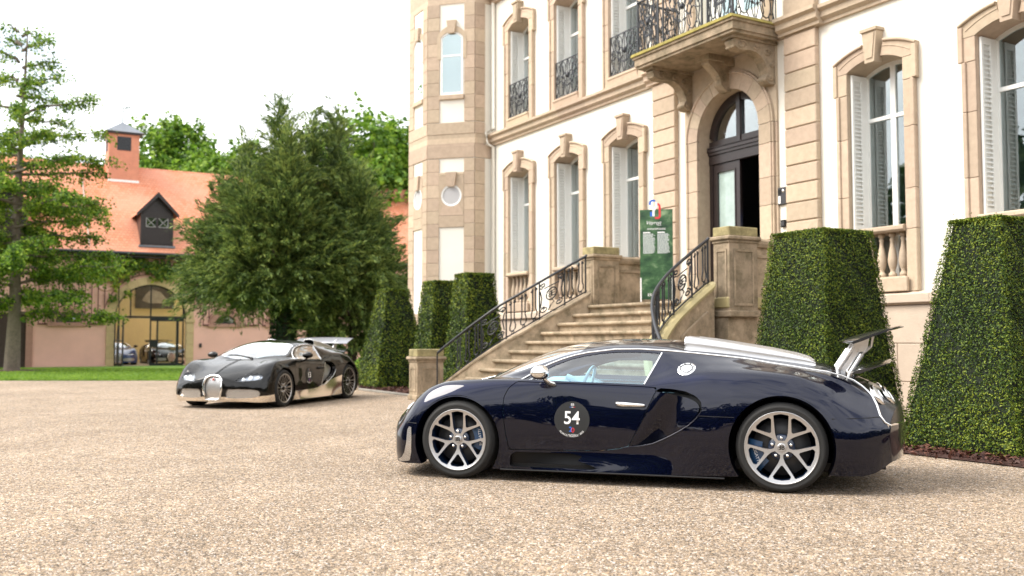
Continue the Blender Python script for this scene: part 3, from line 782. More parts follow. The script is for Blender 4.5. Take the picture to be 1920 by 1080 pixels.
    for sg_ in (-1, 1):
        y = sg_*.34
        m = MB()
        m.tube([(3.13, y, .90), (3.275, y, 1.12)], .024, 12); m.tube([(3.235, y, .88), (3.36, y, 1.085)], .020, 12)
        m.tube([(3.275, y, 1.12), (3.30, y, 1.165)], .013, 8)
        m.box(3.17, 3.21, y-.012, y+.012, .9, .96)
        m.prism([(3.15,.93),(3.22,.93),(3.33,1.10),(3.285,1.12)], y-.012, y+.012)
        m.prism([(3.265,1.125),(3.31,1.105),(3.40,1.105),(3.42,1.235),(3.30,1.19)], y-.008, y+.008)
        m.tube([(3.36, y, 1.085), (3.43, y, 1.15), (3.45, y, 1.235)], .012, 6)
        m.build('wing_strut', ALU, wg)
    m = MB(); sec = [(3.30,.955),(3.36,.985),(3.47,1.01),(3.60,1.045),(3.605,1.040),(3.48,.998),(3.37,.955)]
    rows = [[(a-.05*(y/.6)**2, y, b-.03*(y/.6)**2) for a, b in sec] for y in np.linspace(-.55, .55, 13)]
    k_ = len(sec); vs = [p for r_ in rows for p in r_]
    m.add(vs, [(i*k_+j, i*k_+(j+1) % k_, (i+1)*k_+(j+1) % k_, (i+1)*k_+j) for i in range(12) for j in range(k_)], True); m.add(rows[0], [tuple(range(k_))]); m.add(rows[-1], [tuple(range(k_))])
    m.build('rear_flap', wing_m if style == 'blue' else paint, car)
    # tail lamps, rear bumper trim, exhaust
    def disc_at(u_y_z, nrm, r, name, mm, parent=car, th=.02, ring=None):
        m = MB(); m.lathe([(0, .006), (r*.6, .005), (r*.93, .001), (r, -.004), (r, -th)], 24)
        o = m.build(name, mm, parent); q = Vector(nrm).normalized().to_track_quat('Z', 'Y')
        o.rotation_mode = 'QUATERNION'; o.rotation_quaternion = q; o.location = u_y_z
        if ring:
            m = MB(); m.lathe([(r*.98, -.003), (r*1.03, .007), (r*1.10, .006), (r*1.14, -.01)], 24); m.build('bezel', ring, o)
        return o
    for sg_ in (-1, 1):
        for (u, z, rr) in ((3.462, .762, .084), (3.545, .752, .075)):
            p, n = surf_pt(u, z, sg_, .0)
            n = (n+Vector((.7, 0, .1))).normalized()
            disc_at(p+n*.004, n, rr, 'tail_lamp', mat('lamp_reflector', (.85, .87, .9), .3, .6), ring=CHROME)
    m = MB(); pts = []
    for y in np.linspace(-.74, .74, 31):
        pts.append((3.665-.17*(abs(y)/.74)**2.2, y, .525))
    m.tube(pts, .036, 8, flat=.8); m.build('bumper_trim', CHROME, car)
    for sg_ in (-1, 1):
        m = MB(); m.lathe([(.05, 0), (.055, .0), (.055, .16), (.047, .16), (.047, .01), (0, .01)], 20, (3.46, sg_*.18, .26), axis='x'); m.build('exhaust', CHROME, car)
    # filler cap
    if style == 'blue':
        p, n = surf_pt(1.965, .965, -1, .002); fc = disc_at(p, n, .078, 'fuel_cap', CHROME, th=.004)
        m = MB(); m.lathe([(.046, .0062), (.050, .010), (.054, .0062)], 24); m.build('cap_ring', BLACKP, fc)
        for k in range(8):
            m = MB(); a = R(45*k+22); m.lathe([(0, .009), (.004, .0085), (.0045, .003)], 8, (.063*math.cos(a), .063*math.sin(a), 0))
            m.build('cap_screw', BLACKP, fc)
    # bonnet centre fin and horseshoe frame, badge
    def front_u(y, z):
        k = np.argmin((full.v[:, 1]-abs(y))**2+(full.v[:, 2]-z)**2+np.where(full.v[:, 0] < -.45, 0, 9)); return full.v[k, 0]
    HSF = [(0,.588),(.075,.58),(.132,.552),(.167,.50),(.182,.43),(.178,.34),(.16,.25),(.14,.165),(.07,.158),(0,.158)]
    pth = [(front_u(y, z)-.004, y, z) for y, z in HSF]; pth2 = [(a, -b, c) for a, b, c in pth[1:-1]][::-1]
    m = MB(); m.tube(pth+pth2, .02, 8, closed=True); hf = m.build('horseshoe_frame', CHROME, car)
    disc_at((front_u(0, .52)+.01, 0, .52), (-1, 0, .25), .024, 'badge', mat('badge_red', (.35, .03, .03), .35, .3), th=.01, ring=CHROME)
    m = MB(); m.tube([(u, 0, z+.004) for u, z in [(-.77,.60),(-.6,.668),(-.4,.742),(-.2,.797),(0,.843),(.09,.863)]], .006, 6); m.build('bonnet_fin', trim_m if style == 'blue' else paint, car)
    m = MB(); m.tube([(.15, -.2, .885), (.24, .15, .935), (.3, .45, .945)], .008, 6); m.tube([(.13, -.22, .865), (.16, -.19, .885)], .018, 6); m.build('windscreen_wiper', BLACKP, car)
    if not detail: return car
    # bright mesh strip at the bumper corner
    CM = [(-.470,.435),(-.432,.445),(-.425,.33),(-.428,.22),(-.45,.14),(-.59,.122),(-.60,.14),(-.54,.165),(-.50,.215),(-.478,.30)]
    if style == 'blue':
        fld = np.where(full.v[:, 1] > .5, poly_sdf(full.v[:, 0], full.v[:, 2], CM), 1.0)
        cmm = clip(full, fld, -1)
        for sd in ('L', 'R'): emit(offs(cmm, .003), 'corner_mesh', mesh_m, car, sd)
    # racing roundel on the door
    for sg_, sd in ((-1, 'L'), (1, 'R')):
        fld = poly_sdf(full.v[:, 0], full.v[:, 2], ring_poly(1.018, .533, .153)); rd = clip(full, np.where(full.t < 5, fld, 1.0), -1)
        st_ = emit(offs(rd, .0035), 'number_roundel', mat('roundel_black', (.012, .013, .014), .45), car, sd)
        flat_print(st_, map_text(text_mesh(number, .15, bold=.0022), 1.018, .543, .95, .007, sg_), PRINTW, 'number_print')
        flat_print(st_, map_text(text_mesh('EB', .028), 1.022, .657, 1, .007, sg_), PRINTW, 'emblem_print')
        for k, pm in enumerate((PRINTB, PRINTW, PRINTR)):
            m = MB(); x0 = -.024+.016*k; m.add([(x0, -.002, 0), (x0+.016, -.002, 0), (x0+.016, .002, 0), (x0, .002, 0)], [(0, 1, 2, 3)])
            flat_print(st_, map_text(m.mesh('bar', None), 1.022, .637, 1, .007, sg_), pm, 'tricolour_print')
        flat_print(st_, map_text(text_mesh('2', .058, bold=.001), 1.008, .45, 1, .007, sg_), PRINTB, 'anniversary_print')
        flat_print(st_, map_text(text_mesh('0', .058), 1.028, .444, 1, .0072, sg_), PRINTR, 'anniversary_print')
        flat_print(st_, map_text(text_mesh('ANNIVERSAIRE', .010), 1.018, .408, 1, .007, sg_), PRINTW, 'caption_print')
        me = text_mesh('ALSACE / FRANCE / 2025', .021)
        for vx in me.vertices:
            x, y, _ = vx.co; a = -math.pi/2+x/.137*1.0; r_ = .139-y; vx.co = (r_*math.cos(a), r_*math.sin(a), 0)
        flat_print(st_, map_text(me, 1.018, .533, 1, .007, sg_), PRINTW, 'rim_lettering')
    return car
def bowf(y): return .2*y*y
def pl_field(q): return q.v[:, 0]-(.655+(q.v[:, 2]-.85)*.52)-.012
def grille_mesh():
    m = bpy.data.materials.new('grille_mesh'); m.use_nodes = True; N = m.node_tree.nodes; L = m.node_tree.links; p = N['Principled BSDF']
    p.inputs['Metallic'].default_value = .9; p.inputs['Roughness'].default_value = .3
    t = N.new('ShaderNodeTexCoord'); w = N.new('ShaderNodeTexChecker'); w.inputs['Scale'].default_value = 160
    w.inputs['Color1'].default_value = (.75, .74, .73, 1); w.inputs['Color2'].default_value = (.30, .29, .28, 1)
    L.new(t.outputs['Object'], w.inputs['Vector']); L.new(w.outputs['Color'], p.inputs['Base Color'])
    MATS['grille_mesh'] = m; return m
# ------------------------------------------------------------------ ground
def gravel_mat():
    m = bpy.data.materials.new('gravel'); m.use_nodes = True; N = m.node_tree.nodes; L = m.node_tree.links; p = N['Principled BSDF']
    p.inputs['Roughness'].default_value = .9; p.inputs['Specular IOR Level'].default_value = .25
    t = N.new('ShaderNodeTexCoord')
    v = N.new('ShaderNodeTexVoronoi'); v.inputs['Scale'].default_value = 100; v.inputs['Randomness'].default_value = 1
    v2 = N.new('ShaderNodeTexVoronoi'); v2.inputs['Scale'].default_value = 38
    nz = N.new('ShaderNodeTexNoise'); nz.inputs['Scale'].default_value = .35; nz.inputs['Detail'].default_value = 8; nz.inputs['Roughness'].default_value = .6
    n3 = N.new('ShaderNodeTexNoise'); n3.inputs['Scale'].default_value = 14; n3.inputs['Detail'].default_value = 6; n3.inputs['Roughness'].default_value = .75
    n4 = N.new('ShaderNodeTexNoise'); n4.inputs['Scale'].default_value = 1.7; n4.inputs['Detail'].default_value = 7; n4.inputs['Roughness'].default_value = .7
    for q in (v, v2, nz, n3, n4): L.new(t.outputs['Object'], q.inputs['Vector'])
    rp = N.new('ShaderNodeValToRGB'); rp.color_ramp.interpolation = 'LINEAR'; e = rp.color_ramp.elements
    cols = [(0, (.05, .040, .034)), (.17, (.12, .092, .070)), (.30, (.245, .185, .13)), (.5, (.32, .245, .175)), (.70, (.40, .32, .24)), (.86, (.49, .335, .20)), (.95, (.62, .55, .49)), (1, (.75, .71, .68))]
    e[0].position = 0; e[0].color = (*cols[0][1], 1); e[1].position = 1; e[1].color = (*cols[-1][1], 1)
    for pos, c in cols[1:-1]: x = e.new(pos); x.color = (*c, 1)
    sp = N.new('ShaderNodeSeparateColor'); L.new(v.outputs['Color'], sp.inputs[0]); L.new(sp.outputs[0], rp.inputs['Fac'])
    sp2 = N.new('ShaderNodeSeparateColor'); L.new(v2.outputs['Color'], sp2.inputs[0])
    def mul(a, val, lo, hi, fmin=.25, fmax=.75):
        mr = N.new('ShaderNodeMapRange'); mr.inputs['From Min'].default_value = fmin; mr.inputs['From Max'].default_value = fmax; mr.inputs['To Min'].default_value = lo; mr.inputs['To Max'].default_value = hi
        L.new(val, mr.inputs['Value']); cb = N.new('ShaderNodeCombineColor')
        for i in range(3): L.new(mr.outputs['Result'], cb.inputs[i])
        mx = N.new('ShaderNodeMix'); mx.data_type = 'RGBA'; mx.blend_type = 'MULTIPLY'; mx.inputs['Factor'].default_value = 1
        L.new(a, mx.inputs['A']); L.new(cb.outputs[0], mx.inputs['B']); return mx.outputs['Result']
    c = mul(rp.outputs['Color'], nz.outputs['Fac'], .80, 1.16)
    c = mul(c, n4.outputs['Fac'], .80, 1.18)
    c = mul(c, n3.outputs['Fac'], .52, 1.42)
    c = mul(c, sp2.outputs[1], .85, 1.15, 0, 1)
    L.new(c, p.inputs['Base Color'])
    b = N.new('ShaderNodeBump'); b.inputs['Strength'].default_value = .9; b.inputs['Distance'].default_value = .012; b.invert = True
    L.new(v.outputs['Distance'], b.inputs['Height'])
    b2 = N.new('ShaderNodeBump'); b2.inputs['Strength'].default_value = .5; b2.inputs['Distance'].default_value = .03
    L.new(n3.outputs['Fac'], b2.inputs['Height']); L.new(b.outputs['Normal'], b2.inputs['Normal']); L.new(b2.outputs['Normal'], p.inputs['Normal'])
    MATS['gravel'] = m; return m
GRAVEL = gravel_mat()
g = 400
gm = MB(); gm.add([(-g, -g, 0), (g, -g, 0), (g, g, 0), (-g, g, 0)], [(0, 1, 2, 3)])
setp(gm.build('ground', GRAVEL, fix=False), kind='structure')
# ------------------------------------------------------------------ chateau (local x right along the front, y into the wall, z up)
S0, NW = 13.6, 12.5
CH_LOC = Wp(S0, NW); CH_RZ = math.atan2(-DV.y, -DV.x)
CHM = Matrix.Translation(CH_LOC) @ Matrix.Rotation(CH_RZ, 4, 'Z')
chat = empty('chateau', CH_LOC, CH_RZ)
setp(chat, 'white rendered chateau with sandstone window surrounds, corner tower and iron balcony', 'building')
ZF, ZPL, ZS0, ZS1, ZTOP = 1.88, 1.95, 6.54, 6.86, 10.5
def arc_pts(w, zs, zc, n=12, x0=0.0):
    h = zc-zs; r = (w*w+h*h)/(2*h); a = math.asin(min(1, w/r)); c = zc-r
    return [(x0+r*math.sin(-a+2*a*k/n), c+r*math.cos(-a+2*a*k/n)) for k in range(n+1)]
OW = .535
WINX = [-7.9, -5.6, -3.3, 3.38, 5.68, 7.95]
# --- rendered wall around the openings
w = MB(); XL, XR = -9.4, 9.4
brk = [XL]
for x in WINX[:3] + [0] + WINX[3:]:
    hw = .84+.10 if x == 0 else OW+.02
    brk += [x-hw, x+hw]
brk.append(XR)
for i in range(0, len(brk), 2): w.box(brk[i], brk[i+1], 0, .45, ZPL, ZTOP)
for x in WINX:
    hw = OW+.02
    w.prism([(x-hw, 7.08)] + arc_pts(hw, 5.58, 5.72, x0=x)[::1] + [(x+hw, 7.08)], 0, .45)
    w.prism([(x-hw, ZTOP)] + arc_pts(hw, 9.52, 9.68, x0=x) + [(x+hw, ZTOP)], 0, .45)
    w.box(x-hw, x+hw, 0, .45, ZPL, 2.08)
hw = .94
w.prism([(-hw, 6.9)] + arc_pts(hw, 5.11, 6.05, 20)[::1] + [(hw, 6.9)], 0, .45)
w.prism([(-hw, ZTOP)] + arc_pts(hw, 9.5, 9.66) + [(hw, ZTOP)], 0, .45)
w.box(XL, XL+.4, .45, 9, 0, ZTOP); w.box(XR-.4, XR, .45, 9, 0, ZTOP); w.box(XL, XR, 9, 9.4, 0, ZTOP)
w.build('wall', STUCCO, chat)
m = MB(); m.box(XL+.4, XR-.4, .46, 9, 1.7, ZF-.02); m.box(XL+.4, XR-.4, .46, 9, 6.45, 6.8); m.box(XL+.4, XR-.4, .46, 9, 10.1, 10.4)
for z0, z1 in ((ZF, 6.45), (6.8, 10.1)):
    m.box(XL+.4, XR-.4, 4.2, 4.3, z0, z1)
    for x in (-6.75, -4.45, -2.0, 2.0, 4.53, 6.8): m.box(x-.06, x+.06, .47, 4.2, z0, z1)
m.build('interior_wall', ROOM, chat)
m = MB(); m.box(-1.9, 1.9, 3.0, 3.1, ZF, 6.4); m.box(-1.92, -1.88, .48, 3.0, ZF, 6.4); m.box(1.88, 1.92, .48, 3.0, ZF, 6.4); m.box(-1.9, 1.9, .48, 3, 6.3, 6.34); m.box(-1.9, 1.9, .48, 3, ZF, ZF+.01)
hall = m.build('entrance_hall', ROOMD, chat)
for body, dx, fl in (('E', -.13, True), ('B', .13, False)):
    me = text_mesh(body, .42)
    for v in me.vertices: x, y, z = v.co; v.co = ((-x if fl else x)+dx-.2, 2.98, y+3.75)
    me.materials.append(mat('hall_lettering', (.12, .12, .13), .5)); link('emblem_letter', me, hall)
# --- roof and cornice
m = MB()
for k, (o_, z0, z1) in enumerate(((.10, ZTOP, ZTOP+.12), (.24, ZTOP+.12, ZTOP+.30), (.38, ZTOP+.30, ZTOP+.46))): m.box(XL-.1, XR+.1, -o_, 9.4+o_, z0, z1)
m.build('cornice', SAND, chat)
m = MB(); m.prism([(-.2, ZTOP+.46), (.9, ZTOP+3.2), (8.5, ZTOP+3.2), (9.6, ZTOP+.46)], XL, XR, axis='x'); m.build('roof', mat('slate', (.09, .095, .105), .6, var=.2, vscale=8), chat)
# --- plinth blocks
pl = MB(); pl.box(XL, XR, -.10, .44, 0, ZPL-.02); pl = pl.build('plinth', PLINTH, chat)
for r_ in range(3):
    z0 = r_*.58; x = XL-(.6 if r_ % 2 else 0)
    while x < XR:
        a, b = max(x, XL), min(x+1.25, XR)
        if b-a > .05: MB().box(a+.004, b-.004, -.125, .0, z0+.004, z0+.576, .008).build('stone_block', PLINTH, pl)
        x += 1.25
for k in range(15):
    a = XL+k*1.253; MB().prism([(-.14, 1.744), (-.20, 1.78), (-.20, 1.90), (-.05, 1.95), (0, 1.95), (0, 1.744)], a+.003, a+1.25, axis='x').build('plinth_coping', PLINTH, pl)
# --- string course
SCP = [(0, ZS0), (-.06, ZS0), (-.06, ZS0+.05), (-.13, ZS0+.10), (-.13, ZS0+.20), (-.20, ZS0+.24), (-.20, ZS0+.30), (0, ZS1+.01)]
sc0 = MB(); sc0.prism([(.004, ZS0+.01), (-.03, ZS0+.01), (-.03, ZS1), (.004, ZS1)], XL, XR, axis='x'); sc0 = sc0.build('string_course', SAND, chat)
def string_run(x0, x1, dy=0.0, parent=None, step=1.2):
    n = max(1, round((x1-x0)/step))
    for k in range(n):
        a = x0+(x1-x0)*k/n; b = x0+(x1-x0)*(k+1)/n
        MB().prism([(y+dy if y < 0 else y, z) for y, z in SCP], a+.002, b-.002, axis='x').build('string_stone', SAND, parent or sc0)
string_run(XL, -2.36); string_run(-2.36, -1.42, -.10); string_run(1.42, 2.36, -.10); string_run(2.36, XR)
# --- rusticated pilasters
for sx in (-1, 1):
    x0, x1 = sorted((sx*1.50, sx*2.22))
    p_ = MB().box(x0+.01, x1-.01, -.085, .01, ZPL-.05, ZTOP).build('pilaster', SAND, chat)
    for (za, zb) in ((ZPL, ZS0-.02), (ZS1+.02, ZTOP)):
        n = round((zb-za)/.325); h = (zb-za)/n
        for k in range(n):
            MB().box(x0, x1, -.115, -.02, za+k*h+.010, za+(k+1)*h-.010, .012).build('stone_block', SAND, p_)
# --- windows
def shutter_mesh(z0, z1, flip):
    m = MB(); x0, x1 = .0, .035; y0, y1 = .0, .255
    m.box(x0, x1, y0, y0+.05, z0, z1); m.box(x0, x1, y1-.05, y1, z0, z1)
    zz = z0
    for za, zb in ((z0, z0+.10), (z1-.10, z1)): m.box(x0+.002, x1-.002, y0+.05, y1-.05, za, zb)
    m.box(x0-.009, x0-.002, y0+.01, y1-.01, z0, z1)
    z = z0+.13
    while z < z1-.12:
        if True:
            m.add([(x0+.002, y0+.05, z+.030), (x1-.004, y0+.05, z), (x1-.002, y0+.05, z+.010), (x0+.004, y0+.05, z+.039),
                   (x0+.002, y1-.05, z+.030), (x1-.004, y1-.05, z), (x1-.002, y1-.05, z+.010), (x0+.004, y1-.05, z+.039)],
                  [(0,1,2,3),(4,7,6,5),(0,4,5,1),(1,5,6,2),(2,6,7,3),(3,7,4,0)])
        z += .068
    if flip: m.xform(lambda v: (-v[0], v[1], v[2]))
    return m
def baluster_mesh(h):
    k = h/.62
    pr = [(.0,0),(.062,0),(.062,.05),(.045,.06),(.035,.09),(.05,.12),(.068,.19),(.072,.25),(.058,.34),(.036,.43),(.030,.50),(.042,.53),(.03,.55),(.045,.57),(.055,.58),(.055,.62),(0,.62)]
    return MB().lathe([(r, z*k) for r, z in pr], 12).mesh('baluster', SAND)
def scroll(cx, cz, r0, turns, a0, d=1, n=18):
    return [(cx+r0*(1-.75*k/n)*math.cos(a0+d*turns*2*math.pi*k/n), cz+r0*(1-.75*k/n)*math.sin(a0+d*turns*2*math.pi*k/n)) for k in range(n+1)]
def ornate_panel(W_, H_, seed=0, dense=1.0):
    """symmetric wrought-iron panel in x,z: scrolls, leaves, central stem"""
    m = MB(); rr = .012
    m.tube([(-W_/2, 0, 0), (W_/2, 0, 0)], .013, 4); m.tube([(-W_/2, 0, H_), (W_/2, 0, H_)], .016, 4)
    m.tube([(-W_/2, 0, 0), (-W_/2, 0, H_)], .012, 4); m.tube([(W_/2, 0, 0), (W_/2, 0, H_)], .012, 4)
    for sx in (-1, 1):
        def T(pts, r=rr): m.tube([(sx*x*W_/2, 0, z*H_) for x, z in pts], r, 5)
        T(scroll(.45, .72, .30, 1.2, math.pi, -1)); T(scroll(.55, .30, .34, 1.3, math.pi*.6, 1)); T(scroll(.22, .50, .18, 1.1, 0, 1)); T(scroll(.80, .55, .16, 1.2, -1.2, -1))
        T([(.06, .02), (.16, .2), (.10, .42), (.2, .62), (.12, .82), (.05, .98)], .011); T([(.95, .02), (.82, .18), (.9, .4), (.78, .62), (.9, .84), (.95, .98)])
        T([(.30, .02), (.42, .14), (.34, .30), (.48, .46), (.36, .62), (.5, .86), (.44, .98)]); T(scroll(.70, .86, .12, 1, 2, 1)); T(scroll(.74, .10, .13, 1, .4, -1))
        for (lx, lz, a) in ((.16, .62, .6), (.28, .36, -.5), (.5, .56, .9), (.62, .74, -.7), (.12, .28, .4), (.4, .82, .2)):
            c, s_ = math.cos(a), math.sin(a); L = .085
            pts = [(-.5, 0), (0, .28), (.5, 0), (0, -.28)]
            q = [(sx*(lx*W_/2+(p*c-o*s_)*L), dy, lz*H_+(p*s_+o*c)*L*1.3) for dy in (-.012, .012) for p, o in pts]
            m.add(q, [(0,1,2,3),(7,6,5,4),(0,4,5,1),(1,5,6,2),(2,6,7,3),(3,7,4,0)])
    m.lathe([(.0, -.05), (.035, -.02), (.045, .03), (.02, .09), (0, .12)], 10, (0, 0, H_*.52)); m.tube([(0, 0, 0), (0, 0, H_)], .010, 5)
    return m
PROTO = {}
def window_unit(x, floor):
    if floor in PROTO:
        for src in PROTO[floor]:
            c = copy_tree(src, chat); c.location.x = x
        return
    zb, zs, zc = (2.10, 5.56, 5.70) if floor == 0 else (7.10, 9.50, 9.66)
    z0 = 2.98 if floor == 0 else 7.12
    # stone reveal and surround stones
    rv = MB(); inner = [(-OW, zb)] + arc_pts(OW, zs, zc) + [(OW, zb)]; outer = [(-OW-.03, zb-.03)] + arc_pts(OW+.03, zs, zc+.03) + [(OW+.03, zb-.03)]
    n = len(inner)
    for i in range(n):
        j = (i+1) % n
        a, b, c, d = inner[i], inner[j], outer[j], outer[i]
        rv.add([(a[0], -.05, a[1]), (b[0], -.05, b[1]), (c[0], -.05, c[1]), (d[0], -.05, d[1]), (a[0], .44, a[1]), (b[0], .44, b[1]), (c[0], .44, c[1]), (d[0], .44, d[1])],
               [(0,1,2,3),(7,6,5,4),(0,4,5,1),(2,6,7,3)])
    sur = rv.build('window_surround', SAND, chat, (x, 0, 0))
    zbase = ZPL if floor == 0 else ZS1+.02
    hs = [.95, .62, .95, .62] if floor == 0 else [.85, .6, .7]
    for sx in (-1, 1):
        z = zbase; k = 0; top = zs-.36
        while z < top-.05:
            h = min(hs[k % len(hs)], top-z); h = top-z if top-z-h < .25 else h
            b_ = MB(); xa, xb = OW+.002, .735
            b_.box(sx*xa, sx*xb, -.075, .02, z+.003, z+h-.003, .006); b_.box(sx*(xb-.055), sx*(xb+.012), -.105, -.06, z+.003, z+h-.003, .008)
            b_.build('jamb_stone', SAND, sur); z += h; k += 1
        b_ = MB(); b_.box(sx*(OW+.002), sx*.775, -.08, .02, top+.003, zs-.003, .006); b_.box(sx*.72, sx*.80, -.11, -.06, top+.003, zs+.16, .008); b_.build('jamb_stone', SAND, sur)
        ai = [p for p in arc_pts(OW+.002, zs, zc+.001, 16)]; ao = arc_pts(.79, zs+.20, zc+.26, 16)
        idx = range(0, 7) if sx < 0 else range(10, 17)
        pi = [ai[i] for i in idx]; po = [ao[i] for i in idx]
        if sx < 0: poly = [(-.775, zs)]+pi+po[::-1]
        else: poly = pi+[(.775, zs)]+po[::-1]
        b_ = MB(); b_.prism(poly, -.085, .02)
        b_.tube([(p[0], -.095, p[1]-.025) for p in po], .028, 6)
        b_.tube([(p[0]*.86, -.085, p[1]-.11) for p in po], .010, 5)
        b_.build('arch_stone', SAND, sur)
    kx = .125; b_ = MB(); b_.prism([(-kx*.72, zc-.10), (kx*.72, zc-.10), (kx*1.15, zc+.42), (-kx*1.15, zc+.42)], -.17, .02)
    b_.prism([(-kx*.48, zc-.03), (kx*.48, zc-.03), (kx*.85, zc+.36), (-kx*.85, zc+.36)], -.185, -.16); b_.box(-kx*1.28, kx*1.28, -.20, .02, zc+.40, zc+.45)
    b_.build('keystone', SAND, sur)
    # timber frame
    fr = MB(); yf0, yf1 = .375, .425
    ai = arc_pts(OW-.003, zs, zc, 14); ao = arc_pts(OW-.06, zs-.03, zc-.065, 14)
    for i in range(14):
        a, b, c, d = ai[i], ai[i+1], ao[i+1], ao[i]
        fr.add([(a[0], yf0, a[1]), (b[0], yf0, b[1]), (c[0], yf0, c[1]), (d[0], yf0, d[1]), (a[0], yf1, a[1]), (b[0], yf1, b[1]), (c[0], yf1, c[1]), (d[0], yf1, d[1])], [(0,1,2,3),(7,6,5,4),(0,4,5,1),(2,6,7,3)])
    zt = zs-.78
    fr.box(-OW+.003, -OW+.06, yf0, yf1, zb, zs); fr.box(OW-.06, OW-.003, yf0, yf1, zb, zs)
    fr.box(-OW+.002, -OW+.03, .262, yf0, zb, zs-.01); fr.box(OW-.03, OW-.002, .262, yf0, zb, zs-.01)
    fr.box(-.045, .045, yf0-.008, yf1+.008, zb, zc-.055); fr.box(-OW+.06, OW-.06, yf0+.003, yf1-.003, zb, zb+.09); fr.box(-OW+.06, OW-.06, yf0-.012, yf1+.004, zt, zt+.06)
    win = fr.build('window', WHITE, chat, (x, 0, 0))
    for sx in (-1, 1):
        MB().box(sx*.045, sx*(OW-.06), .397, .403, zb+.09, zt).build('pane', GLASS, win)
        top = [p for p in ao if p[0]*sx >= .044]; top = top if sx > 0 else top
        e = (sx*.045, np.interp(.045, [p[0] for p in ao if p[0] >= 0], [p[1] for p in ao if p[0] >= 0]))
        poly = ([e]+top+[(sx*(OW-.06), zt+.06), (sx*.045, zt+.06)]) if sx > 0 else ([(-(OW-.06), zt+.06)]+top+[e, (-.045, zt+.06)])
        MB().prism(poly, .397, .403).build('pane', GLASS, win)
        sh = shutter_mesh(z0, zs-.02, sx > 0); sh.build('shutter', WHITE, win, (sx*(OW-.012), 0, 0))
    if floor == 0:
        MB().prism([(-.11, 2.88), (-.14, 2.91), (-.14, 2.96), (-.10, 2.98), (.34, 2.98), (.34, 2.88)], -OW+.004, OW-.004, axis='x').build('balustrade_rail', SAND, win)
        MB().box(-OW+.004, OW-.004, -.10, .30, ZPL+.003, 2.19, .01).build('balustrade_base', SAND, win)
        bm = baluster_mesh(.69)
        for k in range(5): link('baluster', bm, win, (-.40+.2*k, .03, 2.19))
        sill = MB().box(-.60, .60, -.16, -.10, ZPL+.003, 2.17, .01).build('sill', SAND, win)
    else:
        MB().prism([(-.07, ZS1+.012), (-.10, 7.02), (-.12, 7.04), (-.12, 7.085), (.36, 7.10), (.36, ZS1+.012)], -OW, OW, axis='x').build('sill', SAND, win)
        op = ornate_panel(OW*2-.01, .88); op.build('railing', IRON, win, (0, -.02, 7.13))
    PROTO[floor] = (sur, win)
for x in WINX:
    window_unit(x, 0); window_unit(x, 1)
# --- entrance: stone arch, door
rv = MB(); DW = .84
inner = [(-DW, ZF)] + arc_pts(DW, 5.11, 5.949, 24) + [(DW, ZF)]; outer = [(-DW-.12, ZF)] + arc_pts(DW+.12, 5.11, 6.06, 24) + [(DW+.12, ZF)]
for i in range(len(inner)-1):
    a, b, c, d = inner[i], inner[i+1], outer[i+1], outer[i]
    rv.add([(a[0], -.03, a[1]), (b[0], -.03, b[1]), (c[0], -.03, c[1]), (d[0], -.03, d[1]), (a[0], .46, a[1]), (b[0], .46, b[1]), (c[0], .46, c[1]), (d[0], .46, d[1])], [(0,1,2,3),(7,6,5,4),(0,4,5,1),(2,6,7,3)])
for sx in (-1, 1):
    pts = [p for p in arc_pts(DW+.36, 5.11, 6.309, 24) if p[0]*sx >= -1e-6]
    if sx > 0: poly = [(0, 6.309)]+pts[1:]+[(1.25, 5.11), (1.25, ZS0), (0, ZS0)]
    else: poly = pts[:-1]+[(0, 6.309), (0, ZS0), (-1.25, ZS0), (-1.25, 5.11)]
    rv.prism(poly, -.045, .01)
ds_ = rv.build('door_surround', SAND, chat)
nv = 11
for k in range(nv):
    a0, a1 = math.pi*k/nv, math.pi*(k+1)/nv; q = .004
    pts = [(math.cos(a)*r, 5.11+math.sin(a)*r) for r, aa in ((DW+.004, (a0+q, (a0+a1)/2, a1-q)), (DW+.355, (a1-q*.7, (a0+a1)/2, a0+q*.7))) for a in aa]
    b_ = MB(); b_.prism(pts, -.095, .02)
    b_.tube([(math.cos(a)*(DW+.30), -.10, 5.11+math.sin(a)*(DW+.30)) for a in np.linspace(a0+q, a1-q, 5)], .022, 6)
    b_.build('voussoir', SAND, ds_)
for sx in (-1, 1):
    z = ZF; hs = [.62, .5, .62, .5, .62, .40]
    for h in hs:
        h = min(h, 5.105-z)
        if h <= 0: break
        b_ = MB(); b_.box(sx*(DW+.004), sx*(DW+.36), -.095, .02, z+.003, z+h-.003, .006); b_.box(sx*(DW+.27), sx*(DW+.325), -.12, -.09, z+.003, z+h-.003, .008); b_.build('jamb_stone', SAND, ds_)
        b_ = MB(); b_.box(sx*(DW+.364), sx*1.25, -.045, .01, z+.003, z+h-.003, .005); b_.build('jamb_stone', SAND, ds_)
        z += h
dr = MB(); yd0, yd1 = .22, .32
dr.box(-DW+.002, -DW+.09, yd0, yd1, ZF, 5.11); dr.box(DW-.09, DW-.002, yd0, yd1, ZF, 5.11)
dr.box(-DW+.002, DW-.002, yd0-.015, yd1, 4.66, 4.98)
dr.box(-DW-.02+.03, DW-.01, yd0-.07, yd0, 4.90, 4.96); dr.box(-DW+.01, DW-.01, yd0-.045, yd0, 4.84, 4.90)
for k in range(34): dr.box(-DW+.03+k*.0495, -DW+.03+k*.0495+.026, yd0-.085, yd0-.04, 4.965, 4.99)
dr.box(-.05, .05, yd0-.02, yd1, 4.98, 5.94)
ao = arc_pts(DW-.002, 5.0, 5.945, 24); ai = arc_pts(DW-.15, 5.10, 5.80, 24)
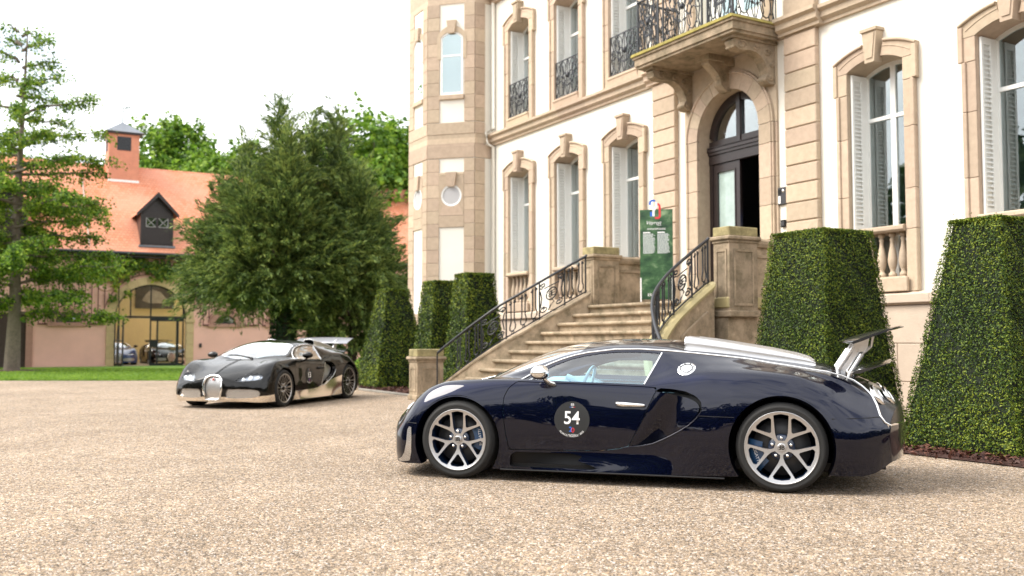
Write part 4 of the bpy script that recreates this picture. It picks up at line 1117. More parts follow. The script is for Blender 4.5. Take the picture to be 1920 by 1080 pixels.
for i in range(24):
    a, b, c, d = ao[i], ao[i+1], ai[i+1], ai[i]
    dr.add([(a[0], yd0, a[1]), (b[0], yd0, b[1]), (c[0], yd0, c[1]), (d[0], yd0, d[1]), (a[0], yd1, a[1]), (b[0], yd1, b[1]), (c[0], yd1, c[1]), (d[0], yd1, d[1])], [(0,1,2,3),(7,6,5,4),(0,4,5,1),(2,6,7,3)])
dr.box(-DW+.09, DW-.09, yd0+.004, yd1-.004, 4.98, 5.12)
door = dr.build('entrance_door', DARKWOOD, chat)
for sx in (-1, 1):
    pts = [p for p in ai if p[0]*sx > .06]
    poly = ([(sx*.05, 5.12)]+pts[::-1]+[(sx*.05, 5.79)]) if sx > 0 else ([(-.05, 5.79)]+pts[::-1]+[(-.05, 5.12)])
    MB().prism(poly, .265, .272).build('fanlight_pane', GLASS, door)
REFLGLASS = mat('reflection_tinted_glass', (.36, .46, .43), .12, var=.25, vscale=3, spec=.8)  # milky pane with the reflected sky and trees put into its pale green
def leaf(loc, rz):
    m = MB(); wd = DW-.10
    m.box(.0, .11, -.03, .03, 0, 2.76); m.box(wd-.11, wd, -.03, .03, 0, 2.76); m.box(.11, wd-.11, -.03, .03, 2.62, 2.76); m.box(.11, wd-.11, -.03, .03, 0, .75)
    for a, b, c, d in ((.11, .135, .75, 2.62), (wd-.135, wd-.11, .75, 2.62), (.135, wd-.135, .75, .775), (.135, wd-.135, 2.595, 2.62)): m.box(a, b, -.045, .02, c, d)
    o = m.build('door_leaf', DARKWOOD, door, loc, (0, 0, rz))
    MB().box(.11, wd-.11, -.005, .005, .75, 2.62).build('pane', REFLGLASS, o)
    return o
lf = leaf((-DW+.09, .27, ZF+.01), 0)
b_ = MB(); b_.lathe([(0, -.002), (.09, -.002), (.09, 0)], 24, (.37, -.008, 1.27), axis='y'); b_.build('round_sticker', mat('sticker_green', (.03, .06, .05), .5), lf)
me = text_mesh('EB', .10)
for v in me.vertices: x, y, z = v.co; v.co = (x+.37, -.012, y+1.27)
me.materials.append(mat('sticker_pale', (.4, .5, .47), .5)); link('sticker_print', me, lf)
leaf((DW-.09, .31, ZF+.01), R(80))
# balcony door above
m = MB(); m.box(-.94, .94, .30, .36, 6.9, 9.6); bd = m.build('balcony_door', WHITE, chat)
for sx in (-1, 1): MB().box(sx*.08, sx*.5, .285, .298, 7.5, 9.3).build('pane', GLASS, bd)
for sx in (-1, 1):
    z = ZS1+.02
    for h in (.85, .6, .85, .4):
        MB().box(sx*.94, sx*1.15, -.08, .02, z+.003, z+h-.003, .006).build('jamb_stone', SAND, bd); z += h
# --- balcony
BX, BY = 1.42, -1.22
m = MB()
m.box(-BX+.06, BX-.06, BY+.06, -.12, 6.52, 6.57); m.box(-BX+.03, BX-.03, BY+.03, -.12, 6.57, 6.71); m.box(-BX, BX, BY, -.12, 6.71, 6.755)
bal = m.build('balcony', SANDW, chat)
MB().prism([(-BX-.03, 6.758), (-BX, 6.81), (BX, 6.81), (BX+.03, 6.758)], BY-.03, -.12).build('mossy_edge', LICHEN, bal)
CPS = .70
CP = [(y_, 6.42-(6.42-z_)*CPS) for y_, z_ in [(-.02, 6.42), (-1.0, 6.42), (-1.04, 6.35), (-1.0, 6.24), (-.90, 6.17), (-.78, 6.16), (-.64, 6.19), (-.50, 6.17), (-.38, 6.09), (-.29, 5.96), (-.23, 5.80), (-.20, 5.68), (-.25, 5.60), (-.27, 5.51), (-.19, 5.42), (-.08, 5.41), (-.02, 5.48)]]
for sx in (-1, 1):
    m = MB(); xc = sx*1.12; m.prism([(y, z+.05) for y, z in CP], xc-.105, xc+.105, axis='x'); m.box(xc-.15, xc+.15, -1.07, -.02, 6.47, 6.52)
    cb = m.build('corbel', SANDW, bal)
    for side in (-1, 1):
        for (cy, cz, r0) in ((-.82, 6.29, .11), (-.15, 5.56, .07), (-.48, 6.28, .08), (-.22, 6.2, .10), (-.12, 5.9, .06)):
            m = MB(); m.tube([(xc+side*.108, y, 6.47-(6.42-z)*CPS) for y, z in scroll(cy, cz, r0, 1.5, 0, 1, 22)], .017, 6); m.build('carved_scroll', SANDW, cb)
    for k in range(5): MB().lathe([(0, -.03), (.035, 0), (0, .03)], 8, (xc-.08+.04*k, -1.0, 6.33)).build('carved_bead', SANDW, cb)
    for k in range(4): MB().lathe([(0, -.04), (.05, 0), (0, .04)], 8, (xc-.07+.045*k, -.24, 5.84)).build('carved_bead', SANDW, cb)
m = MB(); m.prism([(-.05, 6.42), (-.60, 6.42), (-.60, 6.37), (-.47, 6.28), (-.36, 6.18), (-.30, 6.08), (-.29, 6.0), (-.21, 5.93), (-.14, 5.89), (-.05, 5.89)], -.10, .10, axis='x'); m.box(-.2, .2, -.68, -.03, 6.42, 6.52); m.box(-.2, .2, -.3, -.03, 6.36, 6.42)
m.build('corbel', SANDW, bal)
brl = MB(); brl.tube([(-BX+.08, -.12, 7.85), (-BX+.08, BY+.08, 7.85), (BX-.08, BY+.08, 7.85), (BX-.08, -.12, 7.85)], .025, 6)
brl = brl.build('balcony_railing', IRON, chat)
for k, wd in enumerate((.60, .12, 1.02, .12, .60)):
    pass
xs = [-1.34, -.70, -.55, .55, .70, 1.34]
for a, b in zip(xs[:-1], xs[1:]):
    if b-a < .2: continue
    ornate_panel(b-a, 1.0).build('railing_panel', IRON, brl, ((a+b)/2, BY+.08, 6.84))
for sx in (-1, 1):
    ornate_panel(1.0, 1.0).build('railing_panel', IRON, brl, (sx*1.34, -.62, 6.84), (0, 0, R(90)))
for x in xs: MB().box(x-.014, x+.014, BY+.066, BY+.094, 6.82, 7.9).build('railing_post', IRON, brl)
# --- corner tower
TP = [(-9.4, .35), (-9.4, -.57), (-10.36, -1.53), (-11.61, -1.53), (-12.57, -.57), (-12.57, 4.0), (-9.4, 4.0)]
tw = MB(); tw.prism(TP, 0, ZTOP+.6, axis='z'); tw = tw.build('tower', STUCCO, chat)
def face_obj(name, mb_, m, A, B, parent=None):
    e = Vector((B[0]-A[0], B[1]-A[1])).normalized()
    return mb_.build(name, m, parent or tw, (A[0], A[1], 0), (0, 0, math.atan2(e.y, e.x)))
def quoin(A, B, x0, x1, z0, z1, pitch=.365):
    n = round((z1-z0)/pitch); h = (z1-z0)/n
    for k in range(n): face_obj('stone_block', MB().box(x0, x1, -.03, .05, z0+k*h+.003, z0+(k+1)*h-.003, .005), SAND, A, B)
def tower_window(A, B, xc, hw):
    zb, zs, zc = 7.95, 9.55, 9.72
    fo = MB(); ai = arc_pts(hw, zs, zc, 12, xc); ao = arc_pts(hw+.10, zs+.02, zc+.16, 12, xc)
    poly = [(xc-hw-.10, zs-.6), (xc-hw, zs-.6)]+ai+[(xc+hw, zs-.6), (xc+hw+.10, zs-.6)]+ao[::-1]
    fo.prism(poly, -.04, .03); so = face_obj('window_surround', fo, SAND, A, B)
    face_obj('keystone', MB().prism([(xc-.09, zc-.06), (xc+.09, zc-.06), (xc+.14, zc+.30), (xc-.14, zc+.30)], -.10, .03), SAND, A, B)
    face_obj('sill', MB().box(xc-hw-.03, xc+hw+.03, -.07, .03, zb-.13, zb, .01), SAND, A, B)
    f = MB(); f.box(xc-hw, xc-hw+.05, -.022, .02, zb, zs); f.box(xc+hw-.05, xc+hw, -.022, .02, zb, zs); f.box(xc-hw+.05, xc+hw-.05, -.02, .02, zb, zb+.07); f.box(xc-hw+.05, xc+hw-.05, -.024, .02, 9.02, 9.07)
    a2 = arc_pts(hw-.05, zs-.02, zc-.05, 12, xc)
    for i in range(12):
        a, b, c, d = ai[i], ai[i+1], a2[i+1], a2[i]
        f.add([(q[0], yy, q[1]) for yy in (-.022, .02) for q in (a, b, c, d)], [(0,1,2,3),(7,6,5,4),(0,4,5,1),(2,6,7,3)])
    wo = face_obj('window', f, WHITE, A, B)
    face_obj('sky_tone_panel', MB().prism([(xc-hw+.02, zb+.02), (xc+hw-.02, zb+.02)]+arc_pts(hw-.03, zs-.02, zc-.03, 10, xc)[::-1], -.006, .01), mat('pale_sky_reflection', (.62, .62, .66), .8), A, B)  # pale panel stands for the sky reflected in the tower panes
    pm = MB().prism([(xc-hw+.05, zb+.07), (xc+hw-.05, zb+.07), (xc+hw-.05, 9.02), (xc-hw+.05, 9.02)], -.014, -.010); o = face_obj('pane', pm, GLASS, A, B)
    pm = MB().prism([(xc-hw+.05, 9.07), (xc+hw-.05, 9.07)]+a2[::-1], -.014, -.010); face_obj('pane', pm, GLASS, A, B)
def oculus(A, B, xc, W_):
    n = 32; r = .30; cz = 5.16
    outer = [(xc-W_/2, 4.62), (xc+W_/2, 4.62), (xc+W_/2, 5.72), (xc-W_/2, 5.72)]
    f = MB()
    for q, (sa, sb) in enumerate(((-3*math.pi/4, -math.pi/4), (-math.pi/4, math.pi/4), (math.pi/4, 3*math.pi/4), (3*math.pi/4, 5*math.pi/4))):
        arc = [(xc+r*math.cos(a), cz+r*math.sin(a)) for a in np.linspace(sa, sb, 9)]
        c0 = outer[q]; c1 = outer[(q+1) % 4]; f = MB(); f.prism([c0, c1]+arc[::-1], -.035, .03); face_obj('oculus_stone', f, SAND, A, B)
    face_obj('keystone', MB().prism([(xc-.10, cz+r-.05), (xc+.10, cz+r-.05), (xc+.16, cz+r+.34), (xc-.16, cz+r+.34)], -.09, .03), SAND, A, B)
    f = MB(); f.lathe([(r-.055, -.012), (r-.05, -.028), (r-.01, -.028), (r+.002, -.02), (r+.002, .02)], 32, (xc, 0, cz), axis='y'); face_obj('oculus_frame', f, WHITE, A, B)
    f = MB(); f.lathe([(0, -.012), (r-.05, -.012), (r-.05, .0)], 32, (xc, 0, cz), axis='y', smooth=False); face_obj('oculus_blind', f, mat('grey_blind', (.42, .42, .43), .7), A, B)
def tband(A, B, x0, x1, z0, z1, y=-.032):
    face_obj('stone_band', MB().box(x0, x1, y, .04, z0, z1, .004), SAND, A, B)
faces = {'chamfer': (TP[2], TP[1]), 'front': (TP[3], TP[2]), 'left': (TP[4], TP[3])}
for nm, (A, B) in faces.items():
    L_ = math.hypot(B[0]-A[0], B[1]-A[1]); ql, qr = .34, .30
    for (za, zb) in ((0.1, 6.18), (7.2, ZTOP)):
        quoin(A, B, 0, ql, za, zb); quoin(A, B, L_-qr, L_, za, zb)
    xc = (ql+L_-qr)/2; W_ = L_-ql-qr-.006
    tband(A, B, ql+.003, L_-qr-.003, 0.1, 1.95)
    for za, zb in ((4.30, 4.615), (5.725, 5.80), (6.20, ZS0), (ZS1, 7.18)): tband(A, B, 0 if za > 6 else ql+.003, L_ if za > 6 else L_-qr-.003, za, zb)
    tower_window(A, B, xc, min(.325, W_/2-.01)); oculus(A, B, xc, W_)
A, B = TP[1], TP[0]
quoin(A, B, 0, .30, .1, 6.18); quoin(A, B, 0, .30, 7.2, ZTOP); tband(A, B, 0, .92, 6.20, ZS0); tband(A, B, 0, .30, ZS1, 7.18)
# string course and cornice round the tower
def offset_poly(pts, d):
    out = []
    for i in range(1, len(pts)-1):
        a = Vector(pts[i-1]); b = Vector(pts[i]); c = Vector(pts[i+1]); e1 = (b-a).normalized(); e2 = (c-b).normalized()
        n1 = Vector((e1.y, -e1.x))*-1; n2 = Vector((e2.y, -e2.x))*-1
        k = (n1+n2); k = k/ (k.length_squared/2); out.append(b+k*d)
    return out
ring = [(-9.4, .6)]+TP[:5]+[(-12.57, 4)]
def ring_band(z0, z1, d, name, m, parent):
    o_ = offset_poly([(-9.4, 2.0)]+[(-9.4, .0)]+TP[1:5]+[(-12.57, 4.0), (-12.57, 6)], -d); i_ = offset_poly([(-9.4, 2.0)]+[(-9.4, .0)]+TP[1:5]+[(-12.57, 4.0), (-12.57, 6)], .02)
    mbb = MB(); n = len(o_)
    vs = [(p.x, p.y, z) for z in (z0, z1) for p in o_]+[(p.x, p.y, z) for z in (z0, z1) for p in i_]
    fs = []
    for i in range(n-1): fs += [(i, i+1, n+i+1, n+i), (2*n+i, 3*n+i, 3*n+i+1, 2*n+i+1), (n+i, n+i+1, 3*n+i+1, 3*n+i), (i, 2*n+i, 2*n+i+1, i+1)]
    fs += [(0, n, 3*n, 2*n), (n-1, 3*n-1, 4*n-1, 2*n-1)]
    mbb.add(vs, fs); return mbb.build(name, m, parent)
for z0, z1, d in ((ZS0+.002, ZS0+.06, .06), (ZS0+.06, ZS0+.2, .13), (ZS0+.2, ZS1, .20)): ring_band(z0, z1, d, 'string_stone', SAND, tw)
for z0, z1, d in ((ZTOP, ZTOP+.15, .08), (ZTOP+.15, ZTOP+.38, .2), (ZTOP+.38, ZTOP+.6, .32)): ring_band(z0, z1, d, 'cornice_stone', SAND, tw)
m = MB(); ap = (-11, .9, ZTOP+4.4); base = [(x*1.0, y, ZTOP+.6) for x, y in offset_poly([(-9.4, 6)]+[(-9.4, 3.9)]+TP[1:5]+[(-12.57, 3.9), (-12.57, 6)], -.25)]
m.add(base+[ap], [(i, i+1, len(base)) for i in range(len(base)-1)]+[(len(base)-1, 0, len(base))]); m.build('tower_roof', MATS['slate'], tw)
m = MB(); m.tube([(-9.27, -.07, .05), (-9.27, -.07, ZS0-.05), (-9.27, -.27, ZS0+.02), (-9.27, -.27, ZS1), (-9.27, -.07, ZS1+.15), (-9.27, -.07, ZTOP)], .05, 10); m.build('downpipe', STUCCO, chat)
# --- things fixed to the front by the door
def wall_thing(name, mb_, m, x, z, label, cat):
    o = mb_.build(name, m, None, CHM @ Vector((x, -.002, z)), (0, 0, CH_RZ)); setp(o, label, cat); return o
ic = wall_thing('intercom_panel', MB().box(-.10, .10, -.045, 0, -.155, .155, .008), mat('anthracite', (.03, .03, .034), .45), 1.34, 3.75, 'grey intercom panel with camera on the white wall beside the door', 'intercom')
b_ = MB(); b_.lathe([(0, -.012), (.022, -.010), (.03, 0), (.03, .01)], 16, (.035, -.048, .085), axis='y'); b_.build('camera_lens', CHROME, ic)
MB().box(-.075, -.025, -.05, -.044, -.13, .0).build('name_plate', PRINTW, ic)
MB().box(-.08, -.01, -.05, -.044, .03, .12).build('speaker_grid', BLACKP, ic)
kb = wall_thing('key_box', MB().box(-.055, .055, -.05, 0, -.065, .065, .008), BLACKP, 1.36, 3.26, 'small black box on the white wall below the intercom', 'box')
MB().box(-.035, .035, -.054, -.049, -.04, .04).build('cover', mat('anthracite', (.03, .03, .034), .45), kb)
# ------------------------------------------------------------------ flared stone staircase
KS = [0, 2, 4, 6, 8, 10, 11]; KDS = [1.644, 1.792, 1.988, 2.339, 2.794, 3.286, 3.516]; KN = [10.358, 9.748, 9.169, 8.662, 8.334, 8.088, 7.975]
RISE = ZF/11
def cv(k):
    return float(pchip(KS, KDS, np.array([k]))[0]), float(pchip(KS, [-v for v in KN], np.array([k]))[0]*-1)-NW
st = empty('stone_staircase', CH_LOC, CH_RZ); setp(st, 'flared weathered sandstone staircase climbing to the arched chateau door', 'staircase')
for k in range(0, 11):
    dx, y0 = cv(k); dx0, y1 = cv(k-1) if k > 0 else (dx, -1.2)
    zt = ZF-k*RISE; r = .03
    prof = [(y0+.045, zt-RISE+.001), (y0+.045, zt-.075), (y0+.02, zt-.068), (y0+.005, zt-.055)]
    prof += [(y0+.0+(-.018)*math.sin(a)+.01*0, zt-.03-.027*math.cos(a)) for a in np.linspace(.3, math.pi-.3, 6)] + [(y0+.012, zt-.001), (y0+.03, zt), (y1+.10 if k else -1.95, zt), (y1+.10 if k else -1.95, zt-RISE+.001)]
    n = 1
    seams = [-dx-.02, -dx*.45, dx*.2, dx*.62, dx+.02] if k % 2 else [-dx-.02, -dx*.15, dx*.4, dx+.02]
    for a, b in zip(seams[:-1], seams[1:]):
        MB().prism(prof, a+.002, b-.002, axis='x').build('step_stone', SANDW, st)
m = MB(); m.box(-2.02, 2.02, -1.95, -.11, 0, ZF-RISE); m.build('landing_core', SANDW, st)
m = MB(); m.box(-1.70, 1.70, -1.95, -.11, ZF-RISE, ZF); m.build('landing', SANDW, st)
for sx in (-1, 1):
    # curved string wall with coping
    ks = np.linspace(-.2, 11.25, 40); rows = []; rowc = []
    for k in ks:
        d, y = cv(min(max(k, 0), 11)); d2, y2 = cv(min(max(k+.05, 0), 11)); d1, y1 = cv(min(max(k-.05, 0), 11))
        t = Vector((d2-d1, y2-y1)); t = t.normalized() if t.length > 1e-6 else Vector((0, -1)); nn = Vector((-t.y, t.x))*1.0
        if nn.x < 0: nn = -nn
        if k < 0: y += -k*.25
        if k > 11: ex = (k-11)*.5; d += t.x*ex; y += t.y*ex
        z = max(ZF-k*RISE+.16, .06); a = Vector((d, y)); b = a+nn*.22
        rows.append([(sx*a.x, a.y, 0), (sx*b.x, b.y, 0), (sx*b.x, b.y, z), (sx*a.x, a.y, z)])
        a2 = a-nn*.02; b2 = a+nn*.26
        rowc.append([(sx*a2.x, a2.y, z+.001), (sx*b2.x, b2.y, z+.001), (sx*(b2.x), b2.y, z+.045), (sx*(a.x+nn.x*.20), a.y+nn.y*.20, z+.075), (sx*(a.x+nn.x*.04), a.y+nn.y*.04, z+.075), (sx*a2.x, a2.y, z+.045)])
    def loft(rw):
        q = len(rw[0]); mb_ = MB(); mb_.add([p for r_ in rw for p in r_], [(i*q+j, i*q+(j+1) % q, (i+1)*q+(j+1) % q, (i+1)*q+j) for i in range(len(rw)-1) for j in range(q)]); mb_.add(rw[0], [tuple(range(q))]); mb_.add(rw[-1], [tuple(range(q))]); return mb_
    sw = loft(rows).build('string_wall', SANDW, st)
    for c0 in range(0, len(rowc)-1, 8): loft(rowc[c0:c0+9]).build('coping_stone', SANDW if sx < 0 else mat('coping_lichen', (.30, .25, .12), .95, var=.35, vscale=9, bump=.5, bscale=50, stain=.6), sw)
    # outer face panels
    for (ka, kb_) in ((0.6, 3.0), (3.5, 6.2)):
        rw = []
        for k in np.linspace(ka, kb_, 9):
            d, y = cv(k); d2, y2 = cv(k+.05); d1, y1 = cv(k-.05); t = Vector((d2-d1, y2-y1)).normalized(); nn = Vector((-t.y, t.x)); nn = nn if nn.x > 0 else -nn
            o_ = Vector((d, y))+nn*.225; z1_ = ZF-k*RISE-.10; rw.append([(sx*o_.x, o_.y, .25), (sx*(o_+nn*.02).x, (o_+nn*.02).y, .27), (sx*(o_+nn*.02).x, (o_+nn*.02).y, z1_-.02), (sx*o_.x, o_.y, z1_)])
        loft(rw).build('wall_panel', SANDW, sw)
    # upper pier, parapet, lower pier
    def pier(x0, x1, y0, y1, z0, z1, name='pier'):
        if x0 > x1: x0, x1 = x1, x0
        p = MB(); p.box(x0, x1, y0, y1, z0, z1-.20); p = p.build(name, SANDW, st)
        MB().box(x0-.03, x1+.03, y0-.03, y1+.03, z0, z0+.10, .012).build('pier_base', SANDW, p)
        q = MB(); q.box(x0-.02, x1+.02, y0-.02, y1+.02, z1-.26, z1-.215, .008); q.box(x0-.055, x1+.055, y0-.055, y1+.055, z1-.215, z1-.15, .015); q.build('pier_moulding', SANDW, p)
        MB().box(x0-.01, x1+.01, y0-.01, y1+.01, z1-.15, z1, .012).build('pier_cap', mat('cap_lichen', (.33, .28, .14), .95, var=.35, vscale=9, bump=.5, bscale=50, stain=.6), p)
        # raised panel frames
        for axis in ('x-', 'x+', 'y'):
            f = MB(); e = .045
            if axis == 'y':
                a, b = x0+.06, x1-.06
                for (u0, u1, v0, v1) in ((a, b, z1-.40, z1-.36), (a, b, z0+.18, z0+.22), (a, a+.03, z0+.22, z1-.40), (b-.03, b, z0+.22, z1-.40)): f.box(u0, u1, y0-.014, y0+.002, v0, v1)
            else:
                a, b = y0+.09, y1-.09; xx = x0 if axis == 'x-' else x1; dx_ = -.014 if axis == 'x-' else .014
                for (u0, u1, v0, v1) in ((a, b, z1-.40, z1-.36), (a, b, z0+.18, z0+.22), (a, a+.03, z0+.22, z1-.40), (b-.03, b, z0+.22, z1-.40)): f.box(xx-dx_*.1, xx+dx_, u0, u1, v0, v1)
            f.build('panel_frame', SANDW, p)
        return p
    pier(sx*1.71, sx*2.08, -1.96, -1.36, 0 if False else ZF-.30, 3.03)
    pier(sx*4.22, sx*4.62, -4.55, -3.97, 0, 1.03)
    q = MB(); a, b = sorted((sx*1.78, sx*2.01)); q.box(a, b, -1.36, -.10, 0, 2.72); pw = q.build('parapet', SANDW, st)
    MB().prism([(a-.05, 2.72), (a-.07, 2.77), (a-.07, 2.82), (a-.02, 2.86), (b+.02, 2.86), (b+.07, 2.82), (b+.07, 2.77), (b+.05, 2.72)], -1.36, -.13, axis='y').build('parapet_coping', SANDW, pw)
    MB().box(a-.02, b+.02, -1.36, -.13, 2.55, 2.60).build('parapet_moulding', SANDW, pw)
    MB().box(a-.06, b+.06, -1.98, -.13, 1.72, 1.90, .02).build('landing_moulding', mat('coping_lichen', (.36, .30, .15)), pw)
# ------------------------------------------------------------------ iron stair railings
def stair_railing(sx, label):
    rl = empty('iron_railing', CH_LOC, CH_RZ); setp(rl, label, 'railing', 'iron railings of the stone staircase')
    ks = np.linspace(-.15, 11.0, 120); pts = []
    for k in ks:
        d, y = cv(min(max(k, 0), 11)); d2, y2 = cv(min(max(k+.05, 0), 11)); d1, y1 = cv(min(max(k-.05, 0), 11)); t = Vector((d2-d1, y2-y1)); t = t.normalized() if t.length > 1e-6 else Vector((0, -1)); nn = Vector((-t.y, t.x)); nn = nn if nn.x > 0 else -nn
        if k < 0: y -= k*.25
        o_ = Vector((d, y))+nn*.11; pts.append(Vector((sx*o_.x, o_.y, ZF-k*RISE)))
    ln = [0.0]
    for a, b in zip(pts[:-1], pts[1:]): ln.append(ln[-1]+math.hypot(b.x-a.x, b.y-a.y))
    tot = ln[-1]
    def at(a, h):
        a = min(max(a, 0), tot); return Vector([float(np.interp(a, ln, [p[i] for p in pts])) for i in range(3)])+Vector((0, 0, h))
    HB, HT = .27, .95
    MB().tube([p+Vector((0, 0, HT)) for p in pts[::2]], .030, 8, flat=.85).build('handrail', IRON, rl)
    MB().tube([p+Vector((0, 0, HB)) for p in pts[::2]], .017, 4).build('bottom_rail', IRON, rl)
    def post(a): MB().tube([at(a, HB-.10), at(a, HT)], .018, 4).build('post', IRON, rl)
    def curve(m_, a, pl, r=.009): m_.tube([at(a+x, HB+(HT-HB)*z) for x, z in pl], r*1.45, 6)
    def lyre(a):
        m_ = MB()
        for s_ in (-1, 1):
            curve(m_, a, [(s_*.028, .93), (s_*.032, .80), (s_*.03, .5), (s_*.032, .34), (s_*.055, .22), (s_*.05, .13), (s_*.02, .09), (0, .085)])
            curve(m_, a, scroll(s_*.045, .86, .035, 1.1, math.pi/2+(0 if s_ < 0 else 0), s_, 12), .007)
        curve(m_, a, [(.022*math.cos(q), .04+.033*math.sin(q)) for q in np.linspace(0, 2*math.pi, 10)], .007)
        m_.build('baluster', IRON, rl)
    def medallion(a, wd):
        m_ = MB(); c = .5
        curve(m_, a, [(.105*math.cos(q), c+.155*math.sin(q)) for q in np.linspace(0, 2*math.pi, 26)], .010)
        for s_ in (-1, 1):
            curve(m_, a, scroll(s_*wd*.36, .84, .075, 1.3, -math.pi/2, s_, 16)); curve(m_, a, scroll(s_*wd*.30, .16, .085, 1.3, math.pi/2, -s_, 16)); curve(m_, a, [(s_*wd*.47, .72), (s_*wd*.40, .5), (s_*wd*.46, .25)])
        curve(m_, a, [(0, .345), (-.05, .25), (.03, .17), (.07, .08)])
        curve(m_, a, [(-wd*.3, .72), (wd*.3, .74)], .007)
        mo = m_.build('medallion', IRON, rl)
        for body, dx, fl in (('E', -.032, True), ('B', .034, False)):
            m2 = MB()
            st_ = [[(0, -.6), (0, .6)], [(0, .6), (.6, .6)], [(0, 0), (.5, 0)], [(0, -.6), (.6, -.6)]] if body == 'E' else [[(0, -.6), (0, .6)], [(0, .6), (.4, .58), (.5, .3), (.35, .02), (0, 0)], [(.3, 0), (.55, -.2), (.5, -.5), (.3, -.6), (0, -.6)]]
            for sg in st_: curve(m2, a, [((-x if fl else x)*.10+(-.006 if fl else .006), c+z*.115) for x, z in sg], .007)
            m2.build('emblem_letter', IRON, mo)
    a = .02; post(a); seq = ['l', 'l', 'm', 'l', 'l', 'l', 'm', 'l', 'l', 'l', 'm', 'l', 'l', 'l', 'l']
    for k, c in enumerate(seq):
        if c == 'l': wd = .205
        else: wd = .52
        if a+wd > tot+.05: break
        if c == 'm': post(a+.02); medallion(a+.02+wd/2, wd-.04); post(a+wd+.0)
        else: lyre(a+wd/2)
        a += wd
    post(tot-.01)
    return rl
stair_railing(-1, 'black scrolled iron railing sweeping down to the low stone pier by the topiary')
stair_railing(1, 'black scrolled iron railing curving down behind the roof of the dark blue car')
# ------------------------------------------------------------------ planting beds, lawn, topiary
MULCH = mat('bark_mulch', (.055, .022, .016), .95, var=.5, vscale=25, bump=.8, bscale=60)
def bed(name, s0, s1, n0, n1):
    m = MB(); m.add([Wp(s0, n0, .012), Wp(s1, n0, .012), Wp(s1, n1, .012), Wp(s0, n1, .012)], [(0, 1, 2, 3)]); setp(m.build(name, MULCH), kind='structure')
    n = int(abs(s1-s0)*(n1-n0)*260); g_ = np.random.default_rng(int(s0*10)); ss = g_.uniform(s0, s1, n); nn = n0+(n1-n0)*g_.uniform(0, 1, n)**1.5-.05*g_.normal(0, 1, n)
    P = np.array([DV[:]])*ss[:, None]-np.array([NV[:]])*nn[:, None]; P[:, 2] = .02+g_.uniform(0, .05, n)
    v, f = leaves(P, np.tile([0, 0, 1.0], (n, 1)), .07, .4, .55, 3)
    o = link('bark_chips', np_mesh('bark_chips', v, f, leaf_mat_once('bark_chip', (.028, .010, .008), (.075, .028, .02), (.16, .07, .05), 0)))
    setp(o, 'dark red bark chips strewn over the bed under the clipped topiary' if s0 < 12 else 'dark red bark chips strewn over the bed beyond the low stone pier', 'bark chips', None, 'stuff')
def leaf_mat_once(n, *a):
    return MATS.get(n) or leaf_mat(n, *a)
bed('planting_bed', 2.0, 9.75, 8.68, 12.3); bed('planting_bed', 18.25, 24.4, 8.5, 12.3)
EDGE = mat('kerb_stone', (.24, .225, .20), .9, var=.25, vscale=12, bump=.4)
for (sa, sb, n_) in ((18.25, 24.4, 8.44),):
    k = sa
    while k < sb:
        b = min(k+.8, sb); m = MB(); m.box(0, b-k-.008, 0, .06, 0, .05, .008)
        setp(m.build('bed_kerb', EDGE, None, Wp(k, n_), (0, 0, math.atan2(DV.y, DV.x))), kind='structure'); k = b
YEWLEAF = leaf_mat('yew_needles', (.013, .032, .005), (.066, .12, .011), (.25, .30, .026), .17)
YEWCORE = mat('yew_inner', (.005, .010, .003), .95, var=.4, vscale=20)
